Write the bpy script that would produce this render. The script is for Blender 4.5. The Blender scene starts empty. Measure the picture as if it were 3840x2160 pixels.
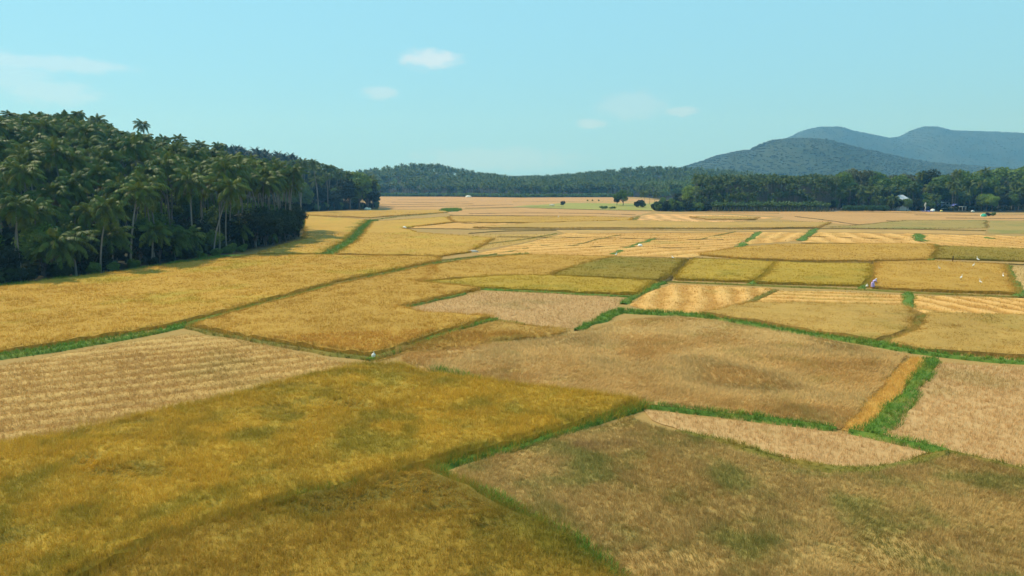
import bpy, math, random
import numpy as np
from mathutils import Vector, Matrix
from mathutils.geometry import delaunay_2d_cdt
random.seed(7); RNG = np.random.default_rng(7)
S = bpy.context.scene; COL = S.collection; PI = math.pi

# ------------------------------------------------------------------ camera
CAMH, FPX = 13.0, 2700.0
PITCH = math.atan((1080 - 690) / FPX)
cam = bpy.data.cameras.new("camera"); camo = bpy.data.objects.new("camera", cam); COL.objects.link(camo)
cam.sensor_width = 36; cam.lens = 36 * FPX / 3840; cam.clip_start = 0.5; cam.clip_end = 20000
camo.location = (0, 0, CAMH); camo.rotation_euler = (PI / 2 - PITCH, 0, 0); S.camera = camo
K = 3840 / 2576.0
def ray(fx, fy):
    a = (fx * K - 1920) / FPX; b = -(fy * K - 1080) / FPX
    return (a, math.cos(PITCH) + b * math.sin(PITCH), b * math.cos(PITCH) - math.sin(PITCH))
def at(fx, fy, z=0.0):
    """ground point seen at (fx, fy) of the 2576 px wide photograph"""
    d = ray(fx, fy); t = (z - CAMH) / d[2]
    return (d[0] * t, d[1] * t)

# ------------------------------------------------------------------ light
SUN_EL, SUN_AZ = math.radians(52), math.radians(-66)      # azimuth from +Y towards +X
SKY_STRENGTH, SUN_STRENGTH = 0.105, 4.6
S.view_settings.view_transform = 'Standard'; S.view_settings.look = 'None'
S.view_settings.exposure = 0.12; S.view_settings.gamma = 1.0; S.view_settings.use_curve_mapping = False
sdir = Vector((math.cos(SUN_EL) * math.sin(SUN_AZ), math.cos(SUN_EL) * math.cos(SUN_AZ), math.sin(SUN_EL)))
sl = bpy.data.lights.new("sun", 'SUN'); sl.energy = SUN_STRENGTH; sl.angle = math.radians(0.53); sl.color = (1, 0.90, 0.75)
so = bpy.data.objects.new("sun", sl); COL.objects.link(so); so.rotation_euler = sdir.to_track_quat('Z', 'Y').to_euler(); so.location = (0, 0, 500)

w = bpy.data.worlds.new("World"); S.world = w; w.use_nodes = True
nt = w.node_tree; nt.nodes.clear()
def N(tree, t, **kw):
    n = tree.nodes.new(t)
    for k, v in kw.items():
        setattr(n, k, v)
    return n
def L(tree, a, b): tree.links.new(a, b)
def math_n(tree, op, a, b=None, c=None, clamp=False):
    n = N(tree, 'ShaderNodeMath', operation=op, use_clamp=clamp)
    for i, v in enumerate((a, b, c)):
        if v is None: continue
        if isinstance(v, (int, float)): n.inputs[i].default_value = v
        else: L(tree, v, n.inputs[i])
    return n.outputs[0]
def mix_n(tree, fac, a, b, mode='MIX'):
    n = N(tree, 'ShaderNodeMix', data_type='RGBA', blend_type=mode)
    for s, v in ((n.inputs[0], fac), (n.inputs[6], a), (n.inputs[7], b)):
        if isinstance(v, (int, float)): s.default_value = v
        elif isinstance(v, tuple): s.default_value = (*v, 1) if len(v) == 3 else v
        else: L(tree, v, s)
    return n.outputs[2]
def ramp_n(tree, v, lo, hi):
    n = N(tree, 'ShaderNodeMapRange', interpolation_type='SMOOTHSTEP')
    L(tree, v, n.inputs[0]); n.inputs[1].default_value = lo; n.inputs[2].default_value = hi
    return n.outputs[0]
sky = N(nt, 'ShaderNodeTexSky', sky_type='NISHITA'); sky.sun_disc = False
sky.sun_elevation = SUN_EL; sky.sun_rotation = SUN_AZ; sky.altitude = 20; sky.air_density = 1.0; sky.dust_density = 0.6; sky.ozone_density = 1.0
tint = mix_n(nt, 1.0, sky.outputs[0], (0.66, 1.04, 1.04), 'MULTIPLY')
tint = mix_n(nt, 0.84, tint, (3.1, 6.85, 8.8))
tc = N(nt, 'ShaderNodeTexCoord'); dirv = tc.outputs['Generated']
def cloud(px, py, sx, sy, amt, seed):
    d = Vector(ray(px, py)).normalized()
    sub = N(nt, 'ShaderNodeVectorMath', operation='SUBTRACT'); L(nt, dirv, sub.inputs[0]); sub.inputs[1].default_value = d
    dv = N(nt, 'ShaderNodeVectorMath', operation='DIVIDE'); L(nt, sub.outputs[0], dv.inputs[0]); dv.inputs[1].default_value = (sx, 0.4, sy)
    ln = N(nt, 'ShaderNodeVectorMath', operation='LENGTH'); L(nt, dv.outputs[0], ln.inputs[0])
    mp = N(nt, 'ShaderNodeMapping'); mp.inputs['Scale'].default_value = (38, 38, 70); mp.inputs['Location'].default_value = (seed, seed * 2, 0)
    L(nt, dirv, mp.inputs[0])
    no = N(nt, 'ShaderNodeTexNoise'); no.inputs['Scale'].default_value = 1.0; no.inputs['Detail'].default_value = 6; no.inputs['Roughness'].default_value = 0.6
    L(nt, mp.outputs[0], no.inputs[0])
    v = math_n(nt, 'SUBTRACT', math_n(nt, 'MULTIPLY_ADD', no.outputs[0], 1.5, 0.25), ln.outputs['Value'])
    return math_n(nt, 'MULTIPLY', ramp_n(nt, v, -0.15, 0.55), amt)
cl = None
for args in ((1085, 150, .040, .015, .42, 3), (958, 233, .026, .009, .22, 5), (1485, 312, .022, .008, .20, 8), (1715, 280, .022, .007, .20, 9),
             (10, 180, .045, .022, .16, 11), (130, 235, .050, .016, .18, 12), (110, 158, .09, .010, .22, 14), (1590, 265, .05, .02, .12, 15), (1250, 400, .12, .018, .10, 16)):
    c = cloud(*args)
    cl = c if cl is None else math_n(nt, 'MAXIMUM', cl, c)
skyc = mix_n(nt, cl, tint, (9.2, 9.0, 9.0))
bg = N(nt, 'ShaderNodeBackground'); bg.inputs[1].default_value = SKY_STRENGTH; L(nt, skyc, bg.inputs[0])
wo = N(nt, 'ShaderNodeOutputWorld'); L(nt, bg.outputs[0], wo.inputs[0])

cy = S.cycles
cy.use_denoising = True; cy.max_bounces = 6; cy.diffuse_bounces = 3; cy.glossy_bounces = 2; cy.transmission_bounces = 3
cy.transparent_max_bounces = 8; cy.volume_bounces = 0; cy.use_adaptive_sampling = True; cy.adaptive_threshold = 0.01
cy.sample_clamp_indirect = 4

# ------------------------------------------------------------------ helpers: noise, colour, mesh
def srgb(r, g, b, k=1.0):
    f = lambda v: ((v / 255 + 0.055) / 1.055) ** 2.4 if v > 10 else v / 255 / 12.92
    return tuple(min(0.9, f(v) / k) for v in (r, g, b))
def vnoise(x, y, seed=0):
    x = np.asarray(x, float); y = np.asarray(y, float)
    xi = np.floor(x).astype(np.int64); yi = np.floor(y).astype(np.int64)
    fx = x - xi; fy = y - yi; fx = fx * fx * (3 - 2 * fx); fy = fy * fy * (3 - 2 * fy)
    def h(a, b):
        n = (a * 374761393 + b * 668265263 + seed * 1442695041) & 0x7fffffff
        n = ((n ^ (n >> 13)) * 1274126177) & 0x7fffffff
        return ((n ^ (n >> 16)) & 0xffff) / 65535.0
    return (h(xi, yi) * (1 - fx) + h(xi + 1, yi) * fx) * (1 - fy) + (h(xi, yi + 1) * (1 - fx) + h(xi + 1, yi + 1) * fx) * fy
def fbm(x, y, seed=0, o=4):
    t = 0; a = 0.5; s = 0
    for i in range(o):
        t = t + a * vnoise(x * 2 ** i + 17.3 * i, y * 2 ** i - 9.1 * i, seed + i); s += a; a *= 0.5
    return t / s
def sstep(a, b, x):
    t = np.clip((np.asarray(x, float) - a) / (b - a), 0, 1); return t * t * (3 - 2 * t)
def seg_dist(px, py, pl):
    px = np.asarray(px, float); py = np.asarray(py, float); d = np.full(px.shape, 1e9)
    for (ax, ay), (bx, by) in zip(pl[:-1], pl[1:]):
        vx, vy = bx - ax, by - ay; l2 = vx * vx + vy * vy + 1e-9
        t = np.clip(((px - ax) * vx + (py - ay) * vy) / l2, 0, 1)
        d = np.minimum(d, np.hypot(px - ax - t * vx, py - ay - t * vy))
    return d
def inside(px, py, poly):
    px = np.asarray(px, float); py = np.asarray(py, float); r = np.zeros(px.shape, bool)
    n = len(poly)
    for i in range(n):
        ax, ay = poly[i]; bx, by = poly[(i + 1) % n]
        if ay == by: continue
        c = ((ay > py) != (by > py)) & (px < (bx - ax) * (py - ay) / (by - ay) + ax)
        r ^= c
    return r

class MB:
    """collects triangles (verts, faces, material index, float attributes) and links them as ONE mesh"""
    def __init__(s): s.V = []; s.T = []; s.M = []; s.A = {}; s.n = 0
    def add(s, V, T, m=0, **attr):
        V = np.asarray(V, float).reshape(-1, 3); T = np.asarray(T, np.int64).reshape(-1, 3)
        s.V.append(V); s.T.append(T + s.n); s.M.append(np.full(len(T), m, np.int32))
        for k in set(s.A) | set(attr):
            s.A.setdefault(k, [np.zeros(s.n)] if s.n else [])
            a = attr.get(k, 0.0); s.A[k].append(np.broadcast_to(np.asarray(a, float), (len(V),)))
        s.n += len(V); return s
    def arrays(s): return np.concatenate(s.V), np.concatenate(s.T)
    def mesh(s, name, mats, smooth=False):
        V = np.concatenate(s.V).astype(np.float32); T = np.concatenate(s.T).astype(np.int32)
        me = bpy.data.meshes.new(name)
        me.vertices.add(len(V)); me.vertices.foreach_set('co', V.ravel())
        me.loops.add(len(T) * 3); me.loops.foreach_set('vertex_index', T.ravel())
        me.polygons.add(len(T)); me.polygons.foreach_set('loop_start', np.arange(len(T), dtype=np.int32) * 3)
        me.polygons.foreach_set('loop_total', np.full(len(T), 3, np.int32))
        me.polygons.foreach_set('material_index', np.concatenate(s.M))
        me.polygons.foreach_set('use_smooth', np.full(len(T), smooth, bool))
        for k, a in s.A.items():
            at_ = me.attributes.new(k, 'FLOAT', 'POINT'); at_.data.foreach_set('value', np.concatenate(a).astype(np.float32))
        for m in (mats if isinstance(mats, (list, tuple)) else [mats]): me.materials.append(m)
        me.update(); me.validate(); return me
    def build(s, name, mats, parent=None, smooth=False, loc=None):
        return link(name, s.mesh(name, mats, smooth), parent, loc)
def link(name, me, parent=None, loc=None):
    o = bpy.data.objects.new(name, me); COL.objects.link(o)
    if parent is not None: o.parent = parent
    if loc is not None: o.location = loc
    return o
def tag(o, label=None, cat=None, group=None, kind=None):
    if label: o['label'] = label
    if cat: o['category'] = cat
    if group: o['group'] = group
    if kind: o['kind'] = kind
    return o
def empty(name, loc, rz=0, sc=1.0, **t):
    o = bpy.data.objects.new(name, None); COL.objects.link(o); o.empty_display_size = 0.3
    o.location = loc; o.rotation_euler = (0, 0, rz); o.scale = (sc, sc, sc); return tag(o, **t)
def quads(q): q = np.asarray(q, np.int64).reshape(-1, 4); return np.concatenate([q[:, [0, 1, 2]], q[:, [0, 2, 3]]])
def tube(mb, pts, rad, sides=8, m=0, cap=True, squash=None):
    P = np.asarray(pts, float); n = len(P); rad = np.broadcast_to(np.asarray(rad, float), (n,))
    tg = np.gradient(P, axis=0); tg /= np.linalg.norm(tg, axis=1)[:, None] + 1e-9
    ref = np.array([0, 0, 1.0]) if abs(tg[n // 2][2]) < .9 else np.array([1.0, 0, 0])
    a = np.cross(tg, ref); a /= np.linalg.norm(a, axis=1)[:, None] + 1e-9; b = np.cross(tg, a)
    th = np.linspace(0, 2 * PI, sides, endpoint=False)
    sa = 1 if squash is None else squash
    R = P[:, None] + rad[:, None, None] * (np.cos(th)[None, :, None] * a[:, None] * sa + np.sin(th)[None, :, None] * b[:, None])
    V = R.reshape(-1, 3); q = []
    for i in range(n - 1):
        for j in range(sides):
            k = (j + 1) % sides; q.append((i * sides + j, i * sides + k, (i + 1) * sides + k, (i + 1) * sides + j))
    T = quads(q)
    if cap:
        V = np.vstack([V, P[:1], P[-1:]]); c0 = n * sides; ex = []
        for j in range(sides):
            k = (j + 1) % sides; ex.append((c0, k, j)); ex.append((c0 + 1, (n - 1) * sides + j, (n - 1) * sides + k))
        T = np.vstack([T, ex])
    mb.add(V, T, m); return mb
def box(mb, x0, x1, y0, y1, z0, z1, m=0):
    V = [(x, y, z) for z in (z0, z1) for y in (y0, y1) for x in (x0, x1)]
    mb.add(V, quads([(0, 2, 3, 1), (4, 5, 7, 6), (0, 1, 5, 4), (2, 6, 7, 3), (0, 4, 6, 2), (1, 3, 7, 5)]), m); return mb
def ico(sub=2):
    import bmesh
    bm = bmesh.new(); bmesh.ops.create_icosphere(bm, subdivisions=sub, radius=1)
    V = np.array([v.co[:] for v in bm.verts]); T = np.array([[v.index for v in f.verts] for f in bm.faces]); bm.free(); return V, T

# ------------------------------------------------------------------ materials
def new_mat(name):
    m = bpy.data.materials.new(name); m.use_nodes = True; m.node_tree.nodes.clear()
    return m, m.node_tree
def noise_n(t, scale, detail=4, vec=None, sc=None, rough=0.55):
    n = N(t, 'ShaderNodeTexNoise'); n.inputs['Scale'].default_value = scale; n.inputs['Detail'].default_value = detail; n.inputs['Roughness'].default_value = rough
    if vec is None: vec = N(t, 'ShaderNodeNewGeometry').outputs['Position']
    if sc is not None:
        mp = N(t, 'ShaderNodeMapping'); mp.inputs['Scale'].default_value = sc[0]; mp.inputs['Rotation'].default_value = (0, 0, sc[1]); L(t, vec, mp.inputs[0]); vec = mp.outputs[0]
    L(t, vec, n.inputs[0]); return n.outputs[0]
def attr_n(t, name): return N(t, 'ShaderNodeAttribute', attribute_name=name).outputs['Fac']
def finish(m, t, col, rough=0.8, trans=0.0, bump=None, spec=0.3, tcol=None):
    d = N(t, 'ShaderNodeBsdfPrincipled'); d.inputs['Roughness'].default_value = rough; d.inputs['Specular IOR Level'].default_value = spec
    if isinstance(col, tuple): d.inputs['Base Color'].default_value = (*col, 1)
    else: L(t, col, d.inputs['Base Color'])
    if bump is not None:
        b = N(t, 'ShaderNodeBump'); b.inputs['Strength'].default_value = bump[1]; b.inputs['Distance'].default_value = bump[2]; L(t, bump[0], b.inputs['Height']); L(t, b.outputs[0], d.inputs['Normal'])
    out = N(t, 'ShaderNodeOutputMaterial'); sh = d.outputs[0]
    if trans > 0:
        tr = N(t, 'ShaderNodeBsdfTranslucent')
        if isinstance(col, tuple): tr.inputs[0].default_value = (*col, 1)
        else: L(t, col if tcol is None else tcol, tr.inputs[0])
        mx = N(t, 'ShaderNodeMixShader'); mx.inputs[0].default_value = trans; L(t, sh, mx.inputs[1]); L(t, tr.outputs[0], mx.inputs[2]); sh = mx.outputs[0]
    L(t, sh, out.inputs[0]); return m
def plain(name, col, rough=0.7, var=0.15, scale=3.0, spec=0.3):
    m, t = new_mat(name); n = noise_n(t, scale, 5)
    c = mix_n(t, n, tuple(v * (1 - var) for v in col), tuple(min(1, v * (1 + var)) for v in col))
    return finish(m, t, c, rough, spec=spec, bump=(n, 0.15, 0.05))
def leaf_mat(name, a, b, trans=0.3, rough=0.5, objvar=0.5, dry=None, spec=.14):
    """foliage: colour varies from tree to tree and from leaf clump to leaf clump"""
    m, t = new_mat(name); oi = N(t, 'ShaderNodeObjectInfo').outputs['Random']; r = attr_n(t, 'rnd')
    f = math_n(t, 'ADD', math_n(t, 'MULTIPLY', oi, objvar), math_n(t, 'MULTIPLY', r, 1 - objvar))
    c = mix_n(t, f, a, b)
    if dry: c = mix_n(t, ramp_n(t, r, 0.93, 0.97), c, dry)
    return finish(m, t, c, rough + .12, trans, spec=spec)
def crop_mat(name, a, b, green=None, gamt=0.5, stem=None, straw=None, fine=1.0, patch=0.05, seed=0.0, fnz=(1, 1, 1), rot=0.0, dark=None, dthr=.62, bare=None):
    m, t = new_mat(name)
    pos = N(t, 'ShaderNodeNewGeometry').outputs['Position']
    mp = N(t, 'ShaderNodeMapping'); mp.inputs['Location'].default_value = (seed * 13.1, seed * 7.7, 0); L(t, pos, mp.inputs[0]); v = mp.outputs[0]
    big = noise_n(t, patch, 4, v); med = noise_n(t, 0.35, 4, v); fn = noise_n(t, 2.2 * fine, 5, v, (fnz, rot), 0.7)
    f = math_n(t, 'ADD', math_n(t, 'MULTIPLY', big, 0.9), math_n(t, 'MULTIPLY_ADD', med, 0.5, -0.2))
    f = math_n(t, 'ADD', f, math_n(t, 'MULTIPLY_ADD', fn, 0.9, -0.45))
    f = math_n(t, 'ADD', f, math_n(t, 'MULTIPLY_ADD', attr_n(t, 'rnd'), 0.8, -0.40))
    c = mix_n(t, ramp_n(t, f, 0.2, 0.85), a, b)
    if green:
        g = noise_n(t, patch * 1.7, 5, v, ((1, 1, 1), 0.7)); g = math_n(t, 'MULTIPLY', ramp_n(t, math_n(t, 'ADD', g, math_n(t, 'MULTIPLY_ADD', med, .3, -.15)), 0.60 - 0.25 * gamt, 0.74 - .12 * gamt), min(1, gamt + .25))
        c = mix_n(t, g, c, green)
    if dark:
        g = noise_n(t, 0.12, 5, v, ((1, 1.8, 1), 0.2)); c = mix_n(t, math_n(t, 'MULTIPLY', ramp_n(t, g, dthr, dthr + .12), 0.8), c, dark)
    if straw: c = mix_n(t, math_n(t, 'MULTIPLY', attr_n(t, 'str'), .8), c, straw)
    if bare: c = mix_n(t, attr_n(t, 'hole'), c, bare)  # colour of the hollows: bare clay, and painted shade in standing rice
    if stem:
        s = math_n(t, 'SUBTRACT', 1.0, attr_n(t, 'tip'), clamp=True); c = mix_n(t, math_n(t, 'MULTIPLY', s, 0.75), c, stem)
    return finish(m, t, c, 0.75, 0.25, bump=(fn, 0.5, 0.12), spec=0.15)

# ------------------------------------------------------------------ terrain
EDGE = [(-120, -40), (-92, 20), (-76, 62)] + [at(*p) for p in ((0, 722), (130, 706), (270, 690), (430, 666), (590, 640), (700, 616), (757, 601))] + \
       [(-58, 195), (-84, 240), (-112, 292)] + [at(*p) for p in ((740, 533), (850, 530), (945, 524))] + [(-84, 430), (-112, 520), (-150, 640)] + [at(940, 493)] + \
       [at(1150, 494), at(1300, 496), at(1560, 495)] + [(100, 790), (128, 700), (120, 560), (104, 440), (92, 372)] + [at(1650, 528)] + [at(1720, 530), at(1780, 528), at(1900, 526), at(2100, 525), at(2230, 528), at(2400, 535), at(2576, 535), at(2700, 537)] + [(420, 330), (900, 320)]
WOOD = EDGE + [(3900, 320), (3900, 4000), (-3900, 4000), (-3900, -40)]
def gauss(x, y, cx, cy, sx, sy): return np.exp(-((x - cx) / sx) ** 2 - ((y - cy) / sy) ** 2)
def H(x, y):
    x = np.asarray(x, float); y = np.asarray(y, float)
    d = seg_dist(x, y, EDGE) * np.where(inside(x, y, WOOD), 1, -1)
    up = sstep(2, 45, d)
    z = 28 * gauss(x, y, -165, 212, 88, 100) + 22 * gauss(x, y, -190, 480, 85, 120)
    z = z + 19 * gauss(x, y, -122, 985, 82, 110) + 14 * gauss(x, y, 190, 985, 120, 110) + 7 * gauss(x, y, 40, 1000, 400, 200) + 10 * gauss(x, y, 420, 980, 200, 200)
    z = z + 14 * gauss(x, y, -420, 800, 250, 300)
    return up * z + 0.0
def ground_axis(a, b, fine_a, fine_b, step, growth):
    c = list(np.arange(fine_a, fine_b, step)); s = step
    lo, hi = [], []
    x = fine_a
    while x > a: s *= growth; x -= s; lo.append(max(x, a))
    s = step; x = c[-1]
    while x < b: s *= growth; x += s; hi.append(min(x, b))
    return np.array(lo[::-1] + c + hi)
gx = ground_axis(-3800, 3800, -300, 460, 6, 1.25); gy = ground_axis(-150, 4700, 0, 1300, 6, 1.25)
X, Y = np.meshgrid(gx, gy); Z = H(X, Y); nx, ny = len(gx), len(gy)
gm, t = new_mat("dry_earth_with_leaf_litter")
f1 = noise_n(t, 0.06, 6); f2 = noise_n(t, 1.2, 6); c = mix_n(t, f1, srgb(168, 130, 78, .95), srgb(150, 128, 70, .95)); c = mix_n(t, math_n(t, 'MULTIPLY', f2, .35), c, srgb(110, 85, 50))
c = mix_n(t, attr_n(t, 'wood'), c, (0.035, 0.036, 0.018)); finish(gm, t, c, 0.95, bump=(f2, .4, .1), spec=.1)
mb = MB(); q = [(j * nx + i, j * nx + i + 1, (j + 1) * nx + i + 1, (j + 1) * nx + i) for j in range(ny - 1) for i in range(nx - 1)]
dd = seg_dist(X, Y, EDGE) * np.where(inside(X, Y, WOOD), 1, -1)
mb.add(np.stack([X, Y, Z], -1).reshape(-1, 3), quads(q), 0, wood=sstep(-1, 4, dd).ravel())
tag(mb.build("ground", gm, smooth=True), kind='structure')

# ------------------------------------------------------------------ blades (rice, straw, grass)
def blades(mb, P, k, h, wd, lean, ldir, spread, droop, far=False, m=0, jit=0.08):
    """k thin leaves for each of the points P; straight stalk and a drooping tip"""
    n = len(P)
    if n == 0: return
    P = np.repeat(P, k, 0); h = np.repeat(np.broadcast_to(h, (n,)), k); wd = np.repeat(np.broadcast_to(wd, (n,)), k)
    ln = np.repeat(np.broadcast_to(lean, (n,)), k); ld = np.repeat(np.broadcast_to(ldir, (n,)), k); rn = np.repeat(RNG.random(n), k)
    m_ = len(P); az = RNG.random(m_) * 2 * PI; sp = RNG.random(m_) * spread
    hx = np.cos(ld) * np.sin(ln) + np.cos(az) * np.sin(sp); hy = np.sin(ld) * np.sin(ln) + np.sin(az) * np.sin(sp)
    hl = np.hypot(hx, hy) + 1e-6; phi = np.clip(np.arcsin(np.clip(hl, 0, .98)), 0, 1.45); hx /= hl; hy /= hl
    h = h * (0.7 + 0.6 * RNG.random(m_)); B = P + np.stack([(RNG.random(m_) - .5) * 2 * jit, (RNG.random(m_) - .5) * 2 * jit, np.zeros(m_)], -1)
    wa = RNG.random(m_) * PI; W = np.stack([np.cos(wa), np.sin(wa), np.zeros(m_)], -1) * (wd / 2)[:, None]
    def pt(o, f, p): return o + (f * h)[:, None] * np.stack([np.sin(p) * hx, np.sin(p) * hy, np.cos(p)], -1)
    phi2 = np.minimum(phi + droop * RNG.random(m_), 1.75)
    r = np.clip(rn * .5 + RNG.random(m_) * .5, 0, 1)
    if far:
        T_ = pt(pt(B, .6, phi), .4, phi2)
        V = np.stack([B - W, B + W, T_], 1).reshape(-1, 3); i = np.arange(m_)[:, None] * 3 + np.array([0, 1, 2])
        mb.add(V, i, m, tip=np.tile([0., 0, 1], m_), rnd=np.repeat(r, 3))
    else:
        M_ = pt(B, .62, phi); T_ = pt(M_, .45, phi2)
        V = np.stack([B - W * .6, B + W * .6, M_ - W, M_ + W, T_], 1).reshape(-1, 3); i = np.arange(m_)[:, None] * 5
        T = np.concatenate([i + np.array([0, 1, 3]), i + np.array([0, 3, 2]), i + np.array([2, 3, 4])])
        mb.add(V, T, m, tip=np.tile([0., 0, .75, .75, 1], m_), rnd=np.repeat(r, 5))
def in_view(x, y, mx=6): return (np.abs(x) < y * 0.735 + mx) & (y > 17)
def scatter(poly, rho0, dmax, dref=34.0, pw=1.25, rmin=0.0):
    """random points in a polygon, thinning out with the distance from where the camera stands"""
    P = np.asarray(poly); x0, y0 = P.min(0); x1, y1 = P.max(0)
    y0 = max(y0, 17); y1 = min(y1, dmax); lim = y1 * .735 + 6; x0 = max(x0, -lim); x1 = min(x1, lim)
    if x1 <= x0 or y1 <= y0: return np.zeros((0, 2)), np.zeros(0)
    outx, n = [], 8; ys = np.linspace(y0, y1, n + 1)
    for a, b in zip(ys[:-1], ys[1:]):
        rho = rho0 * min(1, (dref / max(a, 1)) ** pw); rho = max(rho, rmin)
        c = int((x1 - x0) * (b - a) * rho); outx.append(np.stack([RNG.uniform(x0, x1, c), RNG.uniform(a, b, c)], -1))
    Q = np.concatenate(outx); Q = Q[in_view(Q[:, 0], Q[:, 1]) & inside(Q[:, 0], Q[:, 1], poly)]
    return Q, np.hypot(Q[:, 0], Q[:, 1])
def wobble(poly, step, amp, seed):
    out = []
    n = len(poly)
    for i in range(n):
        a = np.array(poly[i]); b = np.array(poly[(i + 1) % n]); l = np.linalg.norm(b - a); k = max(1, int(l / step))
        nr = np.array([-(b - a)[1], (b - a)[0]]) / (l + 1e-9)
        for j in range(k):
            p = a + (b - a) * j / k; o = (vnoise(p[0] * .9, p[1] * .9, seed) - .5) * 2 * amp if j else 0
            out.append(tuple(p + nr * o))
    return out
FIELDN = [0]
def field(pts, label, mat, kind='rice', h=0.65, dens=26, stripe=None, group=None, cat='rice field', lodge=0.0, hol=0.0, dmax=190, name='rice_field', world=None, wob=.22, edge=None):
    edge = edge if edge is not None else (.72 if kind == 'rice' and h > .4 else .25)
    FIELDN[0] += 1; sd = FIELDN[0]
    poly = world or [at(*p) for p in pts]
    P = np.array(poly); dmin = max(20, float(np.hypot(P[:, 0], np.clip(P[:, 1], 20, None)).min())); dmean = float(np.hypot(*P.T).mean())
    s = min(5, max(.42, dmin / 105)); 
    if stripe: s = min(s, stripe[1] / 3.2)
    x0, y0 = P.min(0); x1, y1 = P.max(0)
    s = max(s, math.sqrt(max(1, (x1 - x0) * (y1 - y0)) / 42000))
    ring = wobble(poly, s * 1.6, min(.8, wob * max(1, dmean / 90)), sd)
    gx_, gy_ = np.meshgrid(np.arange(x0, x1, s), np.arange(y0, y1, s)); Q = np.stack([gx_.ravel(), gy_.ravel()], -1) + RNG.uniform(-.3, .3, (gx_.size, 2)) * s
    Q = Q[inside(Q[:, 0], Q[:, 1], ring)]; Q = Q[seg_dist(Q[:, 0], Q[:, 1], ring + ring[:1]) > s * .45]
    nr = len(ring)
    vs = [Vector(p) for p in ring] + [Vector(p) for p in Q]
    cv, ce, cf, ov, _, _ = delaunay_2d_cdt(vs, [(i, (i + 1) % nr) for i in range(nr)], [], 1, 1e-4)
    V2 = np.array([v[:] for v in cv]); T = np.array([f for f in cf if len(f) == 3])
    x, y = V2.T
    hole = sstep(.60, .72, fbm(x * .16, y * .3, 50 + sd)) * hol
    base = {'rice': .62 * h, 'lodged': .3 * h, 'cut': .03, 'bare': .015}[kind]
    am = {'rice': .09, 'lodged': .07, 'cut': .06, 'bare': .03}[kind]
    z = 0.004 * (sd % 9) + base * (1 - .6 * hole) + am * (fbm(x * .8, y * .8, sd) - .5) * 2 * min(1, h / .6)
    st = np.zeros(len(x))
    if stripe:
        ang, per, amp = stripe[:3]; u = x * math.cos(ang) + y * math.sin(ang) + (fbm(x * .05, y * .05, 7) - .5) * per * 1.2
        u = u + (fbm(x * .12, y * .12, 61) - .5) * per * .35; st = sstep(-.3, .45, np.sin(u * 2 * PI / per) + (fbm(x * .4, y * .4, 77) - .5) * 1.6) * (.5 + .5 * sstep(.3, .6, fbm(x * .06, y * .06, sd + 40)))
        vis = sstep(.3, .5, fbm(x * .03 + 5, y * .03, sd + 9)) if len(stripe) > 3 else 1
        st = st * vis; z = z + amp * st
    z = np.maximum(z, 0.012 + 0.004 * (sd % 9)); z[:nr] = .01 + .004 * (sd % 9) + base * np.clip(edge * (.6 + .8 * RNG.random(nr)), 0, 1) * (edge > .3) + base * edge * RNG.random(nr) * (edge <= .3)   # the crop slopes down to its edge
    mb = MB(); mb.add(np.column_stack([x, y, z]), T, 0, tip=.45, rnd=.5, str=st, hole=hole)
    if edge > .3:      # the stalks seen from the side along the rim of a dense crop
        e_ = np.column_stack([V2[:nr], z[:nr]]); b_ = np.column_stack([V2[:nr], np.zeros(nr)])
        mb.add(np.concatenate([e_, b_]), quads([(i, (i + 1) % nr, nr + (i + 1) % nr, nr + i) for i in range(nr)]), 0, tip=np.r_[np.full(nr, .45), np.full(nr, .05)], rnd=.4)
    if dens:
        Q, d = scatter(ring, dens * (1.75 if kind in ('rice', 'lodged') else 1.0), dmax)
        hl = sstep(.60, .72, fbm(Q[:, 0] * .16, Q[:, 1] * .3, 50 + sd)) * hol
        sc = np.maximum(1, d / 38.0) ** .8; wv = 0.013 * sc
        hh = h * (0.62 + .72 * fbm(Q[:, 0] * .55, Q[:, 1] * .55, sd + 3)) * (1 - .2 * hl)
        if kind in ('cut', 'bare'): hh = hh * np.minimum(1.6, sc ** .4)
        ld = fbm(Q[:, 0] * .13, Q[:, 1] * .13, sd + 5, 3) * 4 * PI
        le = np.clip(lodge * (.35 + 1.3 * fbm(Q[:, 0] * .25, Q[:, 1] * .25, sd + 8)), 0, 1.35) + hl * .7
        z0 = base * .72 * (1 - .6 * hl) if base > .1 else np.full(len(Q), .02)
        if kind == 'cut' and stripe:
            u = Q[:, 0] * math.cos(stripe[0]) + Q[:, 1] * math.sin(stripe[0]) + (fbm(Q[:, 0] * .05, Q[:, 1] * .05, 7) - .5) * stripe[1] * 1.2
            stq = sstep(-.25, .35, np.sin(u * 2 * PI / stripe[1])); z0 = z0 + stripe[2] * stq * .8
        hh = hh * .46 if kind == 'rice' else hh
        if base > .1:      # ragged outer row of stalks
            R = np.array(ring); sg = np.roll(R, -1, 0) - R; ll = np.linalg.norm(sg, axis=1); cnt = int(ll.sum() * min(46, 1400 / dmean) * (1.8 if edge > .3 else 1))
            i_ = RNG.choice(nr, cnt, p=ll / ll.sum()); E = R[i_] + sg[i_] * RNG.random(cnt)[:, None] + RNG.normal(0, .34, (cnt, 2))
            E = E[in_view(E[:, 0], E[:, 1]) & (np.hypot(*E.T) < 330)]; de = np.hypot(*E.T); se = np.maximum(1, de / 38) ** .8
            blades(mb, np.column_stack([E, np.full(len(E), .02)]), 6, h * RNG.uniform(.6, 1.0, len(E)) * (.6 if kind == 'lodged' else 1), .017 * se, .15 + lodge * .6, RNG.random(len(E)) * 6.28, .45, 1.0, far=True)
        near = d < 62; P3 = np.column_stack([Q, z0])
        kk = {'rice': 7, 'lodged': 8, 'cut': 5, 'bare': 5}[kind]
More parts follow.
